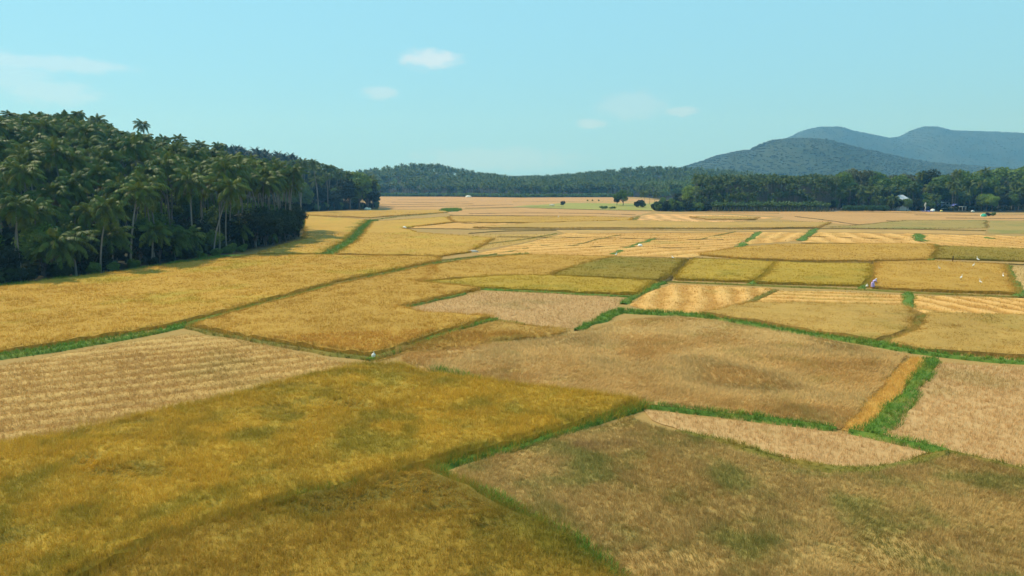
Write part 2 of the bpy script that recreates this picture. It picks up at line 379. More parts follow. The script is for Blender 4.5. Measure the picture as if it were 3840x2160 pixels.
        sp, dr = {'rice': (.42, 1.1), 'lodged': (.45, .8), 'cut': (1.1, .5), 'bare': (.35, .2)}[kind]
        blades(mb, P3[near], kk, hh[near], wv[near], le[near], ld[near], sp, dr)
        blades(mb, P3[~near], kk - 3, hh[~near], wv[~near] * 1.5, le[~near], ld[~near], sp, dr, far=True)
        if kind == 'cut':      # loose straw lying about
            Q2, d2 = scatter(ring, dens * .8, min(dmax, 130)); n2 = len(Q2)
            blades(mb, np.column_stack([Q2, np.full(n2, .06)]), 3, .42, .02 * np.maximum(1, d2 / 38) ** .8, 1.3, RNG.random(n2) * 6.28, .3, .3, far=True)
    o = mb.build(name, mat)
    return tag(o, label, cat, group or 'rice fields', 'stuff')

def bund(pts, width, label, mat, h=.18, gh=.24, dens=40, name='grassy_bund', dmax=420, world=None, cat='field bank'):
    """a low earth bank along a line of points, overgrown with grass"""
    P = [Vector(p) for p in (world or [at(*q) for q in pts])]
    # resample
    step = max(.6, min(4, P[0].length / 90)); L_ = []
    for a, b in zip(P[:-1], P[1:]):
        k = max(1, int((b - a).length / step)); L_ += [a.lerp(b, i / k) for i in range(k)]
    L_.append(P[-1]); C = np.array([v[:] for v in L_]); n = len(C)
    for _ in range(3):
        if n > 4: C[1:-1] = .25 * C[:-2] + .5 * C[1:-1] + .25 * C[2:]
    tg = np.gradient(C, axis=0) if n > 1 else np.array([[1, 0]]); tg /= np.linalg.norm(tg, axis=1)[:, None] + 1e-9; nr = np.column_stack([-tg[:, 1], tg[:, 0]])
    ww = width * (0.6 + .8 * vnoise(C[:, 0] * .35, C[:, 1] * .35, 31)) / 2
    ww[0] *= .5; ww[-1] *= .5
    C = C + nr * ((vnoise(C[:, 0] * .5, C[:, 1] * .5, 12) - .5) * width * .5)[:, None]
    prof = [(-1, 0), (-.55, .8), (0, 1), (.55, .85), (1, 0)]
    V = np.concatenate([np.column_stack([C + nr * (ww * u)[:, None], np.maximum(.002, h * v * (.7 + .6 * vnoise(C[:, 0], C[:, 1], 3 + i)))]) for i, (u, v) in enumerate(prof)])
    q = [(k * n + i, k * n + i + 1, (k + 1) * n + i + 1, (k + 1) * n + i) for k in range(4) for i in range(n - 1)]
    mb = MB(); mb.add(V, quads(q)[:, ::-1], 0, tip=.3, rnd=.5)
    seg = np.linalg.norm(np.diff(C, axis=0), axis=1); ar = float((seg * (ww[:-1] + ww[1:])).sum())
    dist = float(np.hypot(*C.T).mean()); rho = dens * min(1, (34 / dist)) ** 1.1
    cnt = int(ar * rho)
    if cnt and dist < dmax:
        idx = RNG.choice(n - 1, cnt, p=seg * (ww[:-1] + ww[1:]) / ar); f = RNG.random(cnt)
        c = C[idx] * (1 - f)[:, None] + C[idx + 1] * f[:, None]; u = RNG.uniform(-1.12, 1.12, cnt); c = c + nr[idx] * (ww[idx] * u)[:, None]
        d = np.hypot(*c.T); ok = in_view(c[:, 0], c[:, 1], 8); c, d, u = c[ok], d[ok], u[ok]
        sc = np.maximum(1, d / 38) ** .8
        P3 = np.column_stack([c, h * np.clip(1 - np.abs(u), 0, 1) * .6])
        hh = gh * (.5 + fbm(c[:, 0] * .6, c[:, 1] * .6, 9))
        blades(mb, P3, 6, hh, .02 * sc, .2, RNG.random(len(c)) * 6.28, .8, .8, far=dist > 70)
    return tag(mb.build(name, mat), label, cat, 'grassy banks between the fields', 'stuff')

# ------------------------------------------------------------------ the paddies
KC = 0.72                                     # photograph colour -> base colour under this sun
def C(r, g, b): return srgb(r, g * .965, b * .91, KC)
STEM = C(120, 112, 40)
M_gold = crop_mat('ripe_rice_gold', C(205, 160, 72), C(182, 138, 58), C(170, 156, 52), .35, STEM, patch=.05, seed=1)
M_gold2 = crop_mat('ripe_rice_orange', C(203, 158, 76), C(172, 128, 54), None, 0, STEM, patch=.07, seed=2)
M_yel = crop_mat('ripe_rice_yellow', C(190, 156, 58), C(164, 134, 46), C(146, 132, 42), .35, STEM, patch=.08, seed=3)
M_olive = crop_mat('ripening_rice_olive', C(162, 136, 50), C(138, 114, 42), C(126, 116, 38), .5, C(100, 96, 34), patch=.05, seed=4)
M_fore = crop_mat('ripening_rice_mixed', C(198, 162, 60), C(164, 134, 50), C(138, 124, 44), .55, C(122, 112, 40), patch=.20, seed=5, dark=C(118, 100, 40), bare=C(112, 100, 44))  # dark and bare tones put the shade of the hollows into colour
M_dark = crop_mat('green_rice_dark', C(176, 142, 56), C(148, 118, 46), C(120, 112, 38), .6, C(104, 98, 34), patch=.09, seed=6, dark=C(90, 84, 34), bare=C(96, 86, 40))  # its hollows are coloured darker to stand for their shade
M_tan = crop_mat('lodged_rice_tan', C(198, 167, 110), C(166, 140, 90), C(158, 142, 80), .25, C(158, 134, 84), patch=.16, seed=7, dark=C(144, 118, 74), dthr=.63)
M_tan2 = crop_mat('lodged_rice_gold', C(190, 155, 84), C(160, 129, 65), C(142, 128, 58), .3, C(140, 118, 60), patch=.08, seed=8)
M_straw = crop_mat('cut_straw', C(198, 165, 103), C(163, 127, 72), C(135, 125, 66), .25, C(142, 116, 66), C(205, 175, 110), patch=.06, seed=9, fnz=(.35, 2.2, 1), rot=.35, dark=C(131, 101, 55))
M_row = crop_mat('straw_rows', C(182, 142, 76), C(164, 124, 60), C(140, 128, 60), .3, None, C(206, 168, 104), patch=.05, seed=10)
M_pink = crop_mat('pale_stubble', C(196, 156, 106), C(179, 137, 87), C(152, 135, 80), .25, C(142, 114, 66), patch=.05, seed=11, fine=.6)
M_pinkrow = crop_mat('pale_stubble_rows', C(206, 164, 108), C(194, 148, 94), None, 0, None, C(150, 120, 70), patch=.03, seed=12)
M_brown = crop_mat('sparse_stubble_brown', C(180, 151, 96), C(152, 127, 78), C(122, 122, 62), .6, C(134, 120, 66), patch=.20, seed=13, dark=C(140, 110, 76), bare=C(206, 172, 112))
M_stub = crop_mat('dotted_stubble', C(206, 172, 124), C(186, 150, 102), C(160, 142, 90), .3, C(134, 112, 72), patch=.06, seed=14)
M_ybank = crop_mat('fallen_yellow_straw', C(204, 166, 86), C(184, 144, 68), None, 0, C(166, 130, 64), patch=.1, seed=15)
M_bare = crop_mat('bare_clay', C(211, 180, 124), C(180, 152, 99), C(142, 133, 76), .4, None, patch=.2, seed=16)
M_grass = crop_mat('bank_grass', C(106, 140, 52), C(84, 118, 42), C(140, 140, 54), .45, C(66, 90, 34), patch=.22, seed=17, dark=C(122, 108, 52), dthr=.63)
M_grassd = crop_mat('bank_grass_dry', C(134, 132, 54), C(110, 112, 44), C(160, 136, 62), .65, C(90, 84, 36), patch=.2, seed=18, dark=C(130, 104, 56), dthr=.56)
M_edge = crop_mat('dark_bank_and_edge_shade', C(112, 92, 40), C(88, 74, 34), C(92, 100, 40), .4, C(64, 58, 26), patch=.15, seed=19)  # dark banks, and shadow lines painted along near crop edges
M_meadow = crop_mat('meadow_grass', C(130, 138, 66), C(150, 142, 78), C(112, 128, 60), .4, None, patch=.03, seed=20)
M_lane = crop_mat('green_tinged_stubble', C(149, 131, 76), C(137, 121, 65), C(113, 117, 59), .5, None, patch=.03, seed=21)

# big foreground fields
field([(-260, 1235), (0, 1140), (300, 1076), (560, 1018), (920, 925), (985, 928), (1060, 950), (1250, 978), (1500, 1008), (1602, 1024), (1350, 1104), (1068, 1180), (760, 1262), (400, 1372), (100, 1500), (-700, 1560)],
      'wide yellow green paddy of standing rice filling the lower left of the photo', M_fore, h=.8, dens=46, hol=.85, edge=.6)
field([(430, 1372), (750, 1270), (1054, 1190), (1120, 1222), (1200, 1262), (1340, 1326), (1540, 1480), (1700, 1600), (60, 1640)],
      'dark olive paddy corner below the junction of the two green banks at bottom', M_dark, h=.8, dens=44, hol=.9, edge=.7)
field([(1130, 1196), (1250, 1148), (1450, 1092), (1590, 1050), (1640, 1078), (1800, 1120), (1950, 1168), (2080, 1196), (2200, 1200), (2330, 1172), (2400, 1152), (2576, 1196), (2900, 1280), (3000, 1650), (1640, 1600), (1450, 1400), (1330, 1310), (1220, 1252)],
      'patchy brown field of sparse stubble with bare clay spots at bottom right', M_brown, 'lodged', h=.27, dens=50, lodge=.12, hol=.6, cat='stubble field')
field([(-420, 1010), (0, 922), (300, 866), (470, 842), (600, 858), (720, 882), (870, 914), (905, 922), (560, 1012), (300, 1070), (0, 1134), (-250, 1225)],
      'harvested field covered with combed pale straw on the left', M_straw, 'cut', h=.2, dens=40, stripe=(math.radians(118), 1.9, .07, 1), cat='stubble field')
field([(1012, 902), (1022, 894), (1350, 860), (1462, 840), (1572, 808), (1700, 800), (1800, 810), (2050, 853), (2285, 899), (2240, 940), (2112, 1082), (1950, 1056), (1640, 1018), (1500, 1000), (1260, 970), (1080, 940)],
      'broad tan paddy of flattened rice in the middle right', M_tan, 'lodged', h=.34, dens=46, lodge=.5)
field([(2290, 899), (2338, 906), (2295, 955), (2240, 1020), (2172, 1088), (2116, 1084), (2242, 942)],
      'golden strip of fallen straw beside the wide green bank', M_ybank, 'cut', h=.3, dens=40, cat='straw strip')
field([(2368, 914), (2576, 926), (2900, 948), (2950, 1260), (2576, 1180), (2385, 1134), (2250, 1106), (2205, 1088), (2272, 1010), (2330, 950)],
      'pale field of dotted stubble at the right edge beyond the wide green bank', M_stub, 'bare', h=.2, dens=34, cat='stubble field')
field([(1618, 1032), (1660, 1038), (1800, 1054), (1950, 1072), (2110, 1090), (2200, 1106), (2335, 1140), (2235, 1180), (2130, 1186), (1990, 1162), (1860, 1120), (1720, 1088), (1640, 1058)],
      'pinkish stubble field between two curved green banks at lower right', M_stub, 'bare', h=.2, dens=34, cat='stubble field')
field([(1090, 956), (1140, 952), (1215, 966), (1205, 978), (1130, 974)], 'small bare muddy hollow inside the foreground paddy', M_bare, 'bare', h=.3, dens=20, cat='bare patch', name='bare_patch', world=None)

field([(-260, 935), (0, 889), (200, 860), (440, 819), (560, 788), (700, 750), (850, 709), (1000, 678), (1105, 657), (1100, 650), (820, 646), (650, 646), (480, 664), (300, 690), (130, 712), (-10, 730), (-200, 752)],
      'long golden paddy between the coconut grove and the main left bank', M_gold, h=.68, dens=36)
field([(490, 824), (600, 792), (850, 723), (1000, 691), (1090, 672), (1100, 690), (1050, 715), (1200, 730), (1165, 738), (1000, 776), (1060, 794), (1232, 802), (1100, 842), (1000, 880), (932, 899), (820, 884), (720, 866), (570, 842)],
      'golden paddy in the centre left with a white sack at its near corner', M_gold2, h=.72, dens=38)
field([(1098, 671), (1200, 654), (1330, 644), (1540, 650), (1400, 688), (1380, 697), (1240, 697), (1060, 711)],
      'orange gold paddy above the bright yellow strip', M_gold2, h=.65, dens=30)
field([(1060, 716), (1240, 700), (1390, 699), (1640, 712), (1600, 743), (1450, 739), (1215, 727)], 'bright yellow strip of ripe rice in the centre', M_yel, h=.68, dens=32)
field([(1402, 690), (1480, 662), (1545, 651), (1690, 655), (1722, 656), (1690, 688), (1655, 709), (1395, 696)], 'olive yellow paddy above the right end of the bright yellow strip', M_olive, h=.66, dens=30)
field([(1746, 656), (1850, 658), (1946, 664), (1918, 693), (1885, 711), (1705, 705), (1710, 688)], 'squarish olive gold paddy, left one of the row behind the long dark bank', M_yel, h=.66, dens=28)
field([(1956, 664), (2186, 669), (2186, 700), (2168, 721), (1905, 714), (1932, 695)], 'olive gold paddy directly left of the person in purple', M_yel, h=.66, dens=28)
field([(2205, 664), (2340, 661), (2525, 669), (2537, 708), (2555, 742), (2310, 733), (2198, 726), (2200, 700)], 'orange gold paddy where the person in purple and the egrets stand', M_gold2, h=.6, dens=28)
field([(2546, 672), (2740, 676), (2790, 760), (2590, 745), (2560, 715)], 'reddish brown plot cut off by the right edge', M_tan, 'bare', h=.2, dens=16, cat='stubble field')
field([(1760, 642), (1850, 627), (1960, 618), (2160, 616), (2345, 617), (2352, 634), (2335, 654), (2180, 659), (1990, 657), (1850, 651)],
      'long gold brown paddy left of the dark olive plot', M_gold2, h=.6, dens=20)
field([(2362, 622), (2576, 630), (2780, 634), (2790, 664), (2576, 659), (2350, 652)], 'dark olive paddy behind the black post', M_olive, h=.66, dens=20)
field([(1220, 735), (1400, 739), (1572, 750), (1550, 775), (1450, 829), (1280, 811), (1240, 801), (1070, 793), (1012, 780), (1170, 745)],
      'pale field of stubble and straw below the bright yellow strip', M_stub, 'cut', h=.28, dens=34, cat='stubble field')
field([(945, 910), (1100, 852), (1255, 812), (1430, 832), (1400, 846), (1200, 873), (1020, 889)], 'thin brown wedge of half fallen rice beside the white sack', M_tan2, 'lodged', h=.5, dens=36, lodge=.8)
field([(1690, 716), (1800, 720), (1945, 727), (1900, 752), (1870, 768), (1790, 790), (1640, 786), (1585, 769), (1622, 740)],
      'small harvested field with curved straw rows right of the yellow strip', M_row, 'cut', h=.2, dens=22, stripe=(math.radians(-14), 2.7, .16), cat='stubble field')
field([(1955, 732), (2100, 735), (2278, 743), (2278, 772), (1925, 764), (1900, 758)], 'harvested strip of pale straw just below the person in purple', M_row, 'cut', h=.2, dens=20, stripe=(math.radians(80), 2.4, .12), cat='stubble field')
field([(1890, 766), (2274, 776), (2300, 800), (2288, 835), (2200, 860), (2050, 838), (1900, 812), (1770, 793)], 'tan gold paddy above the long dark green bank on the right', M_tan2, 'rice', h=.62, dens=34, lodge=.4)
field([(2300, 744), (2576, 753), (2850, 762), (2850, 806), (2576, 798), (2330, 792), (2296, 776)], 'harvested strip with dark furrows at the right edge', M_row, 'cut', h=.2, dens=20, stripe=(math.radians(8), 3.0, .14), cat='stubble field')
field([(2335, 794), (2576, 800), (2850, 808), (2880, 925), (2576, 903), (2330, 886), (2236, 868), (2310, 835)], 'tan gold paddy at the right edge above the dark bank', M_tan2, 'rice', h=.62, dens=34, lodge=.5)

# the middle distance and beyond
field([(648, 641), (805, 641), (868, 605), (898, 575), (922, 555), (770, 544), (764, 560), (768, 604), (700, 624)], 'gold paddy in the nook between the grove corner and the broad green ditch', M_gold, h=.65, dens=14)
field([(848, 642), (905, 605), (938, 560), (1120, 548), (1140, 560), (1010, 575), (1050, 588), (1240, 602), (1180, 636), (1110, 646)], 'large gold paddy right of the broad green ditch', M_gold, h=.65, dens=12)
field([(758, 541), (770, 535), (930, 531), (1120, 529), (1125, 535), (1000, 543), (930, 549)], 'light gold paddy in front of the second palm grove', M_gold2, h=.6, dens=6, dmax=330)
field([(1190, 640), (1330, 610), (1420, 588), (1900, 584), (1880, 600), (1840, 622), (1745, 648), (1545, 644), (1330, 641)], 'wide harvested field crossed by pale straw rows in the centre', M_row, 'cut', h=.2, dens=10, stripe=(math.radians(-58), 5.0, .2, 1), cat='stubble field')
field([(1050, 590), (1330, 590), (1410, 588), (1310, 612), (1180, 634), (1246, 602)], 'dull gold plot left of the central straw rows', M_tan2, 'cut', h=.3, dens=8, cat='stubble field')
field([(1915, 585), (2045, 586), (2010, 606), (1870, 616), (1850, 624)], 'small harvested plot with thick pale stripes in the right centre', M_row, 'cut', h=.2, dens=6, stripe=(math.radians(-25), 4.2, .2), cat='stubble field')
field([(2056, 585), (2305, 589), (2305, 607), (2340, 614), (2160, 613), (2016, 611)], 'harvested strip with a row of slanting pale stripes on the right', M_row, 'cut', h=.2, dens=6, stripe=(math.radians(-12), 5.0, .2), cat='stubble field')
field([(2318, 590), (2480, 593), (2760, 598), (2780, 628), (2576, 627), (2360, 618), (2320, 608)], 'harvested plot with dark furrows at the far right', M_row, 'cut', h=.2, dens=6, stripe=(math.radians(5), 5.0, .18, 1), cat='stubble field')
field([(1020, 574), (1150, 560), (1330, 563), (1320, 573), (1180, 575)], 'narrow harvested wedge with furrows left of centre', M_row, 'cut', h=.2, dens=4, stripe=(math.radians(-40), 4.5, .2), cat='stubble field')
field([(1190, 574), (1340, 563), (1590, 556), (1800, 561), (2085, 561), (2060, 573), (1830, 576), (1500, 575)], 'brown gold band of standing rice in front of the long dark line', M_tan2, h=.65, dens=6)
field([(1140, 560), (1130, 546), (1500, 546), (1590, 549), (1585, 555), (1340, 562)], 'gold band with one egret in the middle distance', M_gold2, h=.6, dens=6, dmax=300)
field([(1600, 545), (1650, 538), (1830, 541), (1960, 548), (1820, 559), (1592, 556)], 'pale harvested field with fat curved stripes left of the white heap', M_pinkrow, 'cut', h=.1, dens=0, stripe=(math.radians(-6), 6.5, .1, 1), cat='stubble field')
field([(1660, 536), (1900, 531), (2250, 531), (2560, 539), (2800, 545), (2800, 556), (2480, 553), (2270, 553), (2150, 566), (1960, 552), (1970, 546), (1830, 538)], 'broad pinkish harvested ground in front of the areca palms', M_pink, 'bare', h=.15, dens=0, stripe=(math.radians(-70), 9, .06, 1), cat='stubble field')
field([(1735, 547), (1800, 545), (1910, 549), (1900, 553), (1780, 553)], 'small island of uncut rice on the pink harvested ground', M_tan2, h=.7, dens=6, dmax=330)
field([(2150, 568), (2280, 555), (2480, 555), (2482, 574), (2300, 576), (2080, 572)], 'greenish plot beside the pale ground on the right', M_lane, 'rice', h=.3, dens=5, dmax=300)
field([(2490, 556), (2800, 558), (2800, 590), (2486, 588), (2488, 576)], 'greyish brown plot at the far right edge', M_lane, 'bare', h=.2, dens=0, stripe=(math.radians(75), 7, .08, 1), cat='stubble field')
field([(1420, 587), (1400, 580), (1500, 579), (1830, 579), (2000, 577), (2300, 579), (2480, 584), (2478, 590), (2300, 587), (2050, 584), (1905, 582)], 'narrow pale strip just under the long dark line', M_straw, 'cut', h=.15, dens=4, cat='stubble field')
field([(952, 496), (1200, 494), (1560, 497), (1660, 505), (1640, 512), (1420, 511), (1300, 520), (1100, 527), (952, 527)], 'vast pale pink harvested plain at the far end of the valley', M_pink, 'bare', h=.12, dens=0, stripe=(math.radians(88), 16, .1, 1), cat='stubble field', wob=.1)
field([(1290, 521), (1340, 512), (1480, 506), (1640, 505), (1720, 514), (1700, 524), (1645, 529), (1510, 527.5)], 'green meadow around the lone round tree', M_meadow, 'bare', h=.2, dens=0, name='meadow', cat='meadow', wob=.1)
field([(1110, 529), (1310, 523), (1500, 529), (1640, 533), (1590, 545), (1500, 543), (1140, 542)], 'pinkish brown band of harvested land before the meadow', M_pink, 'bare', h=.15, dens=0, stripe=(math.radians(85), 8, .08, 1), cat='stubble field')

# ------------------------------------------------------------------ grassy banks
bund([(-250, 940), (0, 902), (150, 878), (300, 853), (440, 829), (480, 818)], 1.5, 'thick green bank left of the three way corner by the straw field', M_grass, gh=.36)
bund([(476, 819), (560, 795), (700, 757), (850, 717), (1000, 686), (1100, 664), (1200, 651), (1330, 640)], .95, 'long thin green bank running from the left corner up to the centre', M_grass, gh=.42, h=.26)
bund([(465, 826), (600, 852), (720, 872), (820, 890), (930, 905)], .7, 'short grassy bank from the left corner to the white sack', M_grassd)
bund([(925, 908), (1000, 886), (1100, 849), (1200, 815), (1252, 805)], .85, 'green bank leading away to the right from the white sack', M_grass)
bund([(1240, 806), (1290, 812), (1320, 818)], .5, 'short faded grass tail at the far end of the sack bank', M_grassd)
bund([(1000, 777), (1080, 760), (1172, 740)], .8, 'short detached green bank left of the bright yellow strip', M_grass)
bund([(1208, 729), (1350, 735), (1450, 742), (1590, 748)], .7, 'green bank along the lower side of the bright yellow strip', M_grass)
bund([(1448, 833), (1510, 808), (1560, 782)], 1.1, 'green bank sloping down from the central crossing', M_grass, gh=.36)
bund([(1568, 766), (1610, 738), (1670, 711)], 1.2, 'lush green bank sloping up from the central crossing', M_grass, gh=.36)
bund([(1668, 712), (1700, 690), (1730, 652)], .8, 'dark bank on the right side of the olive yellow paddy', M_edge)
bund([(1556, 784), (1640, 789), (1720, 793), (1800, 801), (1900, 820), (2050, 845), (2200, 868), (2330, 892), (2450, 905), (2576, 915), (2850, 938)], 1.15, 'long dark green bank crossing the right half', M_grass, gh=.38)
bund([(1680, 710), (1800, 715), (1900, 719), (2050, 725), (2180, 730), (2300, 738), (2450, 744), (2576, 749), (2800, 758)], .75, 'straight green bank passing below the person in purple', M_grassd)
bund([(1888, 718), (1922, 694), (1950, 664)], .95, 'green bank between the two olive gold paddies', M_grass)
bund([(1868, 768), (1920, 746), (1952, 730)], .7, 'faint green bank right of the curved straw rows', M_grassd)
bund([(2168, 729), (2190, 703), (2197, 668)], 1.0, 'green bank just left of the person in purple', M_grass)
bund([(2284, 738), (2285, 776)], 1.1, 'short green bank pointing at the camera below the egrets', M_grass)
bund([(2318, 796), (2305, 835), (2280, 852), (2200, 870)], 1.1, 'curved green bank joining the long dark bank from above', M_grass)
bund([(2570, 750), (2550, 720), (2536, 690), (2530, 668)], 1.4, 'green bank at the right edge of the egret paddy', M_grass)
bund([(2340, 660), (2440, 662), (2576, 667), (2780, 673)], .7, 'dark bank behind the black post', M_edge)
bund([(1735, 650), (1850, 655), (2000, 660), (2180, 664), (2340, 658)], .8, 'long dark bank behind the row of olive gold paddies', M_edge)
bund([(2338, 657), (2356, 638), (2350, 616)], 1.6, 'dark green bank at the left side of the dark olive paddy', M_grass)
bund([(2170, 616), (2168, 640)], .9, 'tiny green bank inside the long gold brown paddy', M_grass)
bund([(2354, 904), (2322, 950), (2278, 1010), (2234, 1060), (2196, 1094)], 1.15, 'wide green bank beside the golden straw strip', M_grass, gh=.32)
bund([(2136, 1088), (2200, 1100), (2260, 1114), (2340, 1134), (2385, 1141)], .8, 'green bank below the foot of the golden straw strip', M_grass, gh=.36)
bund([(2380, 1141), (2450, 1156), (2576, 1188), (2850, 1262)], .45, 'thin fading bank toward the lower right edge', M_grassd)
bund([(2376, 1140), (2320, 1165), (2240, 1186), (2160, 1194), (2060, 1182), (1950, 1156), (1850, 1124), (1700, 1090)], .65, 'curving grassy bank around the pinkish stubble field', M_grassd, gh=.26)
bund([(1606, 1022), (1700, 1032), (1800, 1046), (1950, 1062), (2104, 1081)], .7, 'green bank along the near side of the broad tan paddy', M_grass, gh=.36)
bund([(1625, 1024), (1530, 1055), (1450, 1080), (1350, 1112), (1250, 1142), (1150, 1166), (1066, 1186)], .85, 'bright green bank along the right side of the foreground paddy', M_grass, gh=.34)
bund([(1068, 1184), (1130, 1208), (1200, 1243), (1290, 1286), (1400, 1350), (1560, 1470)], .7, 'green bank running down to the bottom edge at centre', M_grass, gh=.34)
bund([(1066, 1188), (900, 1230), (750, 1272), (600, 1318), (400, 1385)], .5, 'half hidden green bank between the foreground paddy and the dark olive corner', M_grass, gh=.5)
bund([(1090, 938), (1150, 950), (1215, 968)], .6, 'little dark green ridge inside the foreground paddy', M_grass, gh=.6)
bund([(826, 642), (872, 605), (904, 575), (926, 555)], 5.2, 'broad grassy green ditch leading to the grove', M_grass, gh=.5, cat='green ditch', name='grassy_ditch')
bund([(926, 555), (1000, 545), (1070, 540), (1130, 532)], 2.2, 'narrow green ditch bending away beyond the broad ditch', M_grassd, dmax=500, cat='green ditch', name='grassy_ditch')
bund([(1125, 533), (1135, 526)], 7, 'small green tuft of grass at the end of the ditch', M_grass, gh=.9, cat='grass tuft', name='grass_tuft')
bund([(560, 644), (700, 642), (820, 643)], .9, 'green bank at the foot of the grove corner', M_grass)
bund([(820, 644), (1000, 643), (1112, 648)], .7, 'dark straight bank under the large gold paddy', M_edge)
bund([(-40, 728), (130, 709), (270, 695), (430, 668), (560, 647)], 2.6, 'shaded grassy verge along the foot of the coconut grove', M_grass, gh=.5, cat='grass verge', name='grass_verge')
for pts, wd, lab, m in (
    ([(1540, 641), (1590, 620), (1650, 600)], 1.6, 'green bank through the central straw rows', M_grass),
    ([(1440, 620), (1500, 604), (1560, 592)], .9, 'thin green bank left of the one in the central straw rows', M_grassd),
    ([(1912, 584), (1895, 600), (1850, 626)], 1.8, 'green bank left of the thick pale stripes', M_grass),
    ([(2052, 576), (2012, 606)], 2.0, 'green bank right of the thick pale stripes', M_grass),
    ([(2312, 589), (2311, 608)], 3.2, 'square green tuft between two striped plots', M_grass),
    ([(2475, 598), (2505, 602)], 2.6, 'low green tuft in the far right furrows', M_grass),
    ([(1180, 577), (1500, 578), (1700, 580), (1830, 580), (2000, 575), (2300, 577), (2480, 581)], 1.0, 'long dark line of bank across the middle distance', M_edge),
    ([(1020, 575), (1180, 577)], .8, 'dark bank under the narrow harvested wedge', M_edge),
    ([(1010, 575), (1060, 566), (1140, 559)], 1.6, 'faint green bank above the narrow harvested wedge', M_grassd),
    ([(1590, 556), (1608, 545)], 2.2, 'green corner of bank beside the fat curved stripes', M_grassd),
    ([(2000, 545), (2090, 556), (2160, 567), (2290, 571)], 1.0, 'dark bank slanting over the pink ground', M_edge),
    ([(1735, 549), (1770, 555), (1900, 554)], .9, 'dark strip painting the shaded near edge of the rice island', M_edge),  # no real bank: dark strip for shade on the crop's near side
    ([(1130, 542), (1300, 543), (1500, 545)], .9, 'thin dark bank far behind the first egret', M_edge),
    ([(2016, 612), (2160, 614), (2340, 617)], .7, 'dark bank in front of the slanting stripes', M_edge),
    ([(960, 521), (1150, 519), (1290, 515)], 1.2, 'dark thread of bank on the far pink plain', M_edge),
    ([(985, 509), (1100, 510), (1180, 508)], 1.4, 'short dark bank low on the far pink plain', M_edge),
    ([(1330, 524), (1500, 528), (1640, 530)], 1.4, 'dark bank along the near side of the meadow', M_edge),
    ([(1160, 563), (1400, 560), (1590, 556)], .8, 'thin bank between two gold bands', M_edge),
    ([(955, 515), (1080, 514), (1190, 513)], 1.2, 'dark thread of bank high on the far pink plain at left', M_edge),
    ([(1000, 503), (1120, 503)], 1.5, 'very thin far bank at the foot of the left far wood', M_edge),
    ([(1290, 508), (1420, 507), (1500, 509)], 1.5, 'thin far bank left of the meadow', M_grassd),
    ([(1170, 524), (1330, 521), (1420, 521)], 1.1, 'thin bank just left of the meadow corner', M_edge),
    ([(1180, 538), (1320, 536), (1480, 537), (1600, 541)], 1.0, 'thin bank across the pinkish brown band', M_edge),
    ([(1380, 551), (1480, 550), (1580, 552)], .9, 'short dark bank right of the far egret', M_edge),
    ([(1690, 533), (1830, 536), (1960, 537)], 1.1, 'thin dark bank in front of the banana plants', M_edge),
    ([(2050, 533), (2200, 534), (2330, 537)], 1.1, 'thin dark bank in front of the long hedge', M_edge),
    ([(2300, 541), (2440, 542), (2576, 541), (2700, 542)], 1.1, 'thin dark bank at far right behind the green heap', M_edge),
    ([(2380, 549), (2480, 550), (2640, 551)], 1.0, 'thin dark bank at far right before the green heap', M_edge),
    ([(1250, 597), (1420, 598), (1600, 602), (1820, 604)], .6, 'thin dark bank through the middle of the central straw rows', M_edge),
    ([(1360, 618), (1540, 622), (1760, 626)], .6, 'thin dark bank low in the central straw rows', M_edge),
    ([(1750, 606), (1800, 594), (1850, 584)], .9, 'faint bank slanting at the right of the central straw rows', M_grassd),
    ([(2230, 556), (2330, 562), (2480, 563)], .8, 'thin bank through the greenish plot', M_edge),
    ([(2020, 595), (2160, 600), (2305, 604)], .5, 'dark dotted ridge under the slanting pale stripes', M_edge),
    ([(1180, 588), (1260, 582), (1400, 580)], .8, 'thin dark bank left of the long dark line', M_edge),
    ([(2196, 698), (2330, 696), (2540, 702)], .35, 'thin line of low grass across the egret paddy', M_edge),
    ([(1040, 712), (1180, 703), (1390, 698)], .35, 'thin line between the orange gold paddy and the yellow strip', M_edge),
    ([(1200, 617), (1330, 602), (1400, 588)], .8, 'thin curving bank left of the central straw rows', M_grassd),
    ([(1100, 657), (1250, 640), (1330, 625)], .8, 'faint grassy strip left of the central straw field', M_grassd),
):
    bund(pts, wd, lab, m, dens=30, dmax=450)

# ------------------------------------------------------------------ trees
M_bark = plain('palm_bark', (0.21, 0.185, 0.15), .9, .3, 2.0)
M_wood = plain('tree_bark', (0.14, 0.11, 0.08), .9, .3, 2.0)
M_palm = leaf_mat('palm_fronds', (0.048, 0.086, 0.012), (0.165, 0.195, 0.024), .30, .42, .45, dry=(0.26, 0.19, 0.07), spec=.16)
M_deadf = plain('dead_fronds', (0.20, 0.13, 0.07), .9, .3, 2.0)
M_nut = plain('coconuts', (0.20, 0.19, 0.05), .6, .3, 2.0)
M_areca = leaf_mat('areca_fronds', (0.05, 0.085, 0.024), (0.125, 0.165, 0.04), .3, .42, .5)
M_leafd = leaf_mat('dark_leaves_shade_toned', (.018, .028, .009), (.046, .062, .016), .25, .5, .6)  # dark foliage, colour lowered further to hold the shade under the canopy
M_leafg = leaf_mat('green_leaves', (0.08, 0.14, 0.024), (0.165, 0.235, 0.038), .3, .5, .6)
M_leafb = leaf_mat('bright_leaves', (0.15, 0.235, 0.03), (0.27, 0.34, 0.05), .35, .5, .5)
M_leafo = leaf_mat('dull_leaves', (0.085, 0.1, 0.046), (0.15, 0.16, 0.072), .25, .6, .5)
M_ban = leaf_mat('banana_leaves', (0.055, 0.105, 0.03), (0.11, 0.165, 0.05), .35, .4, .5)

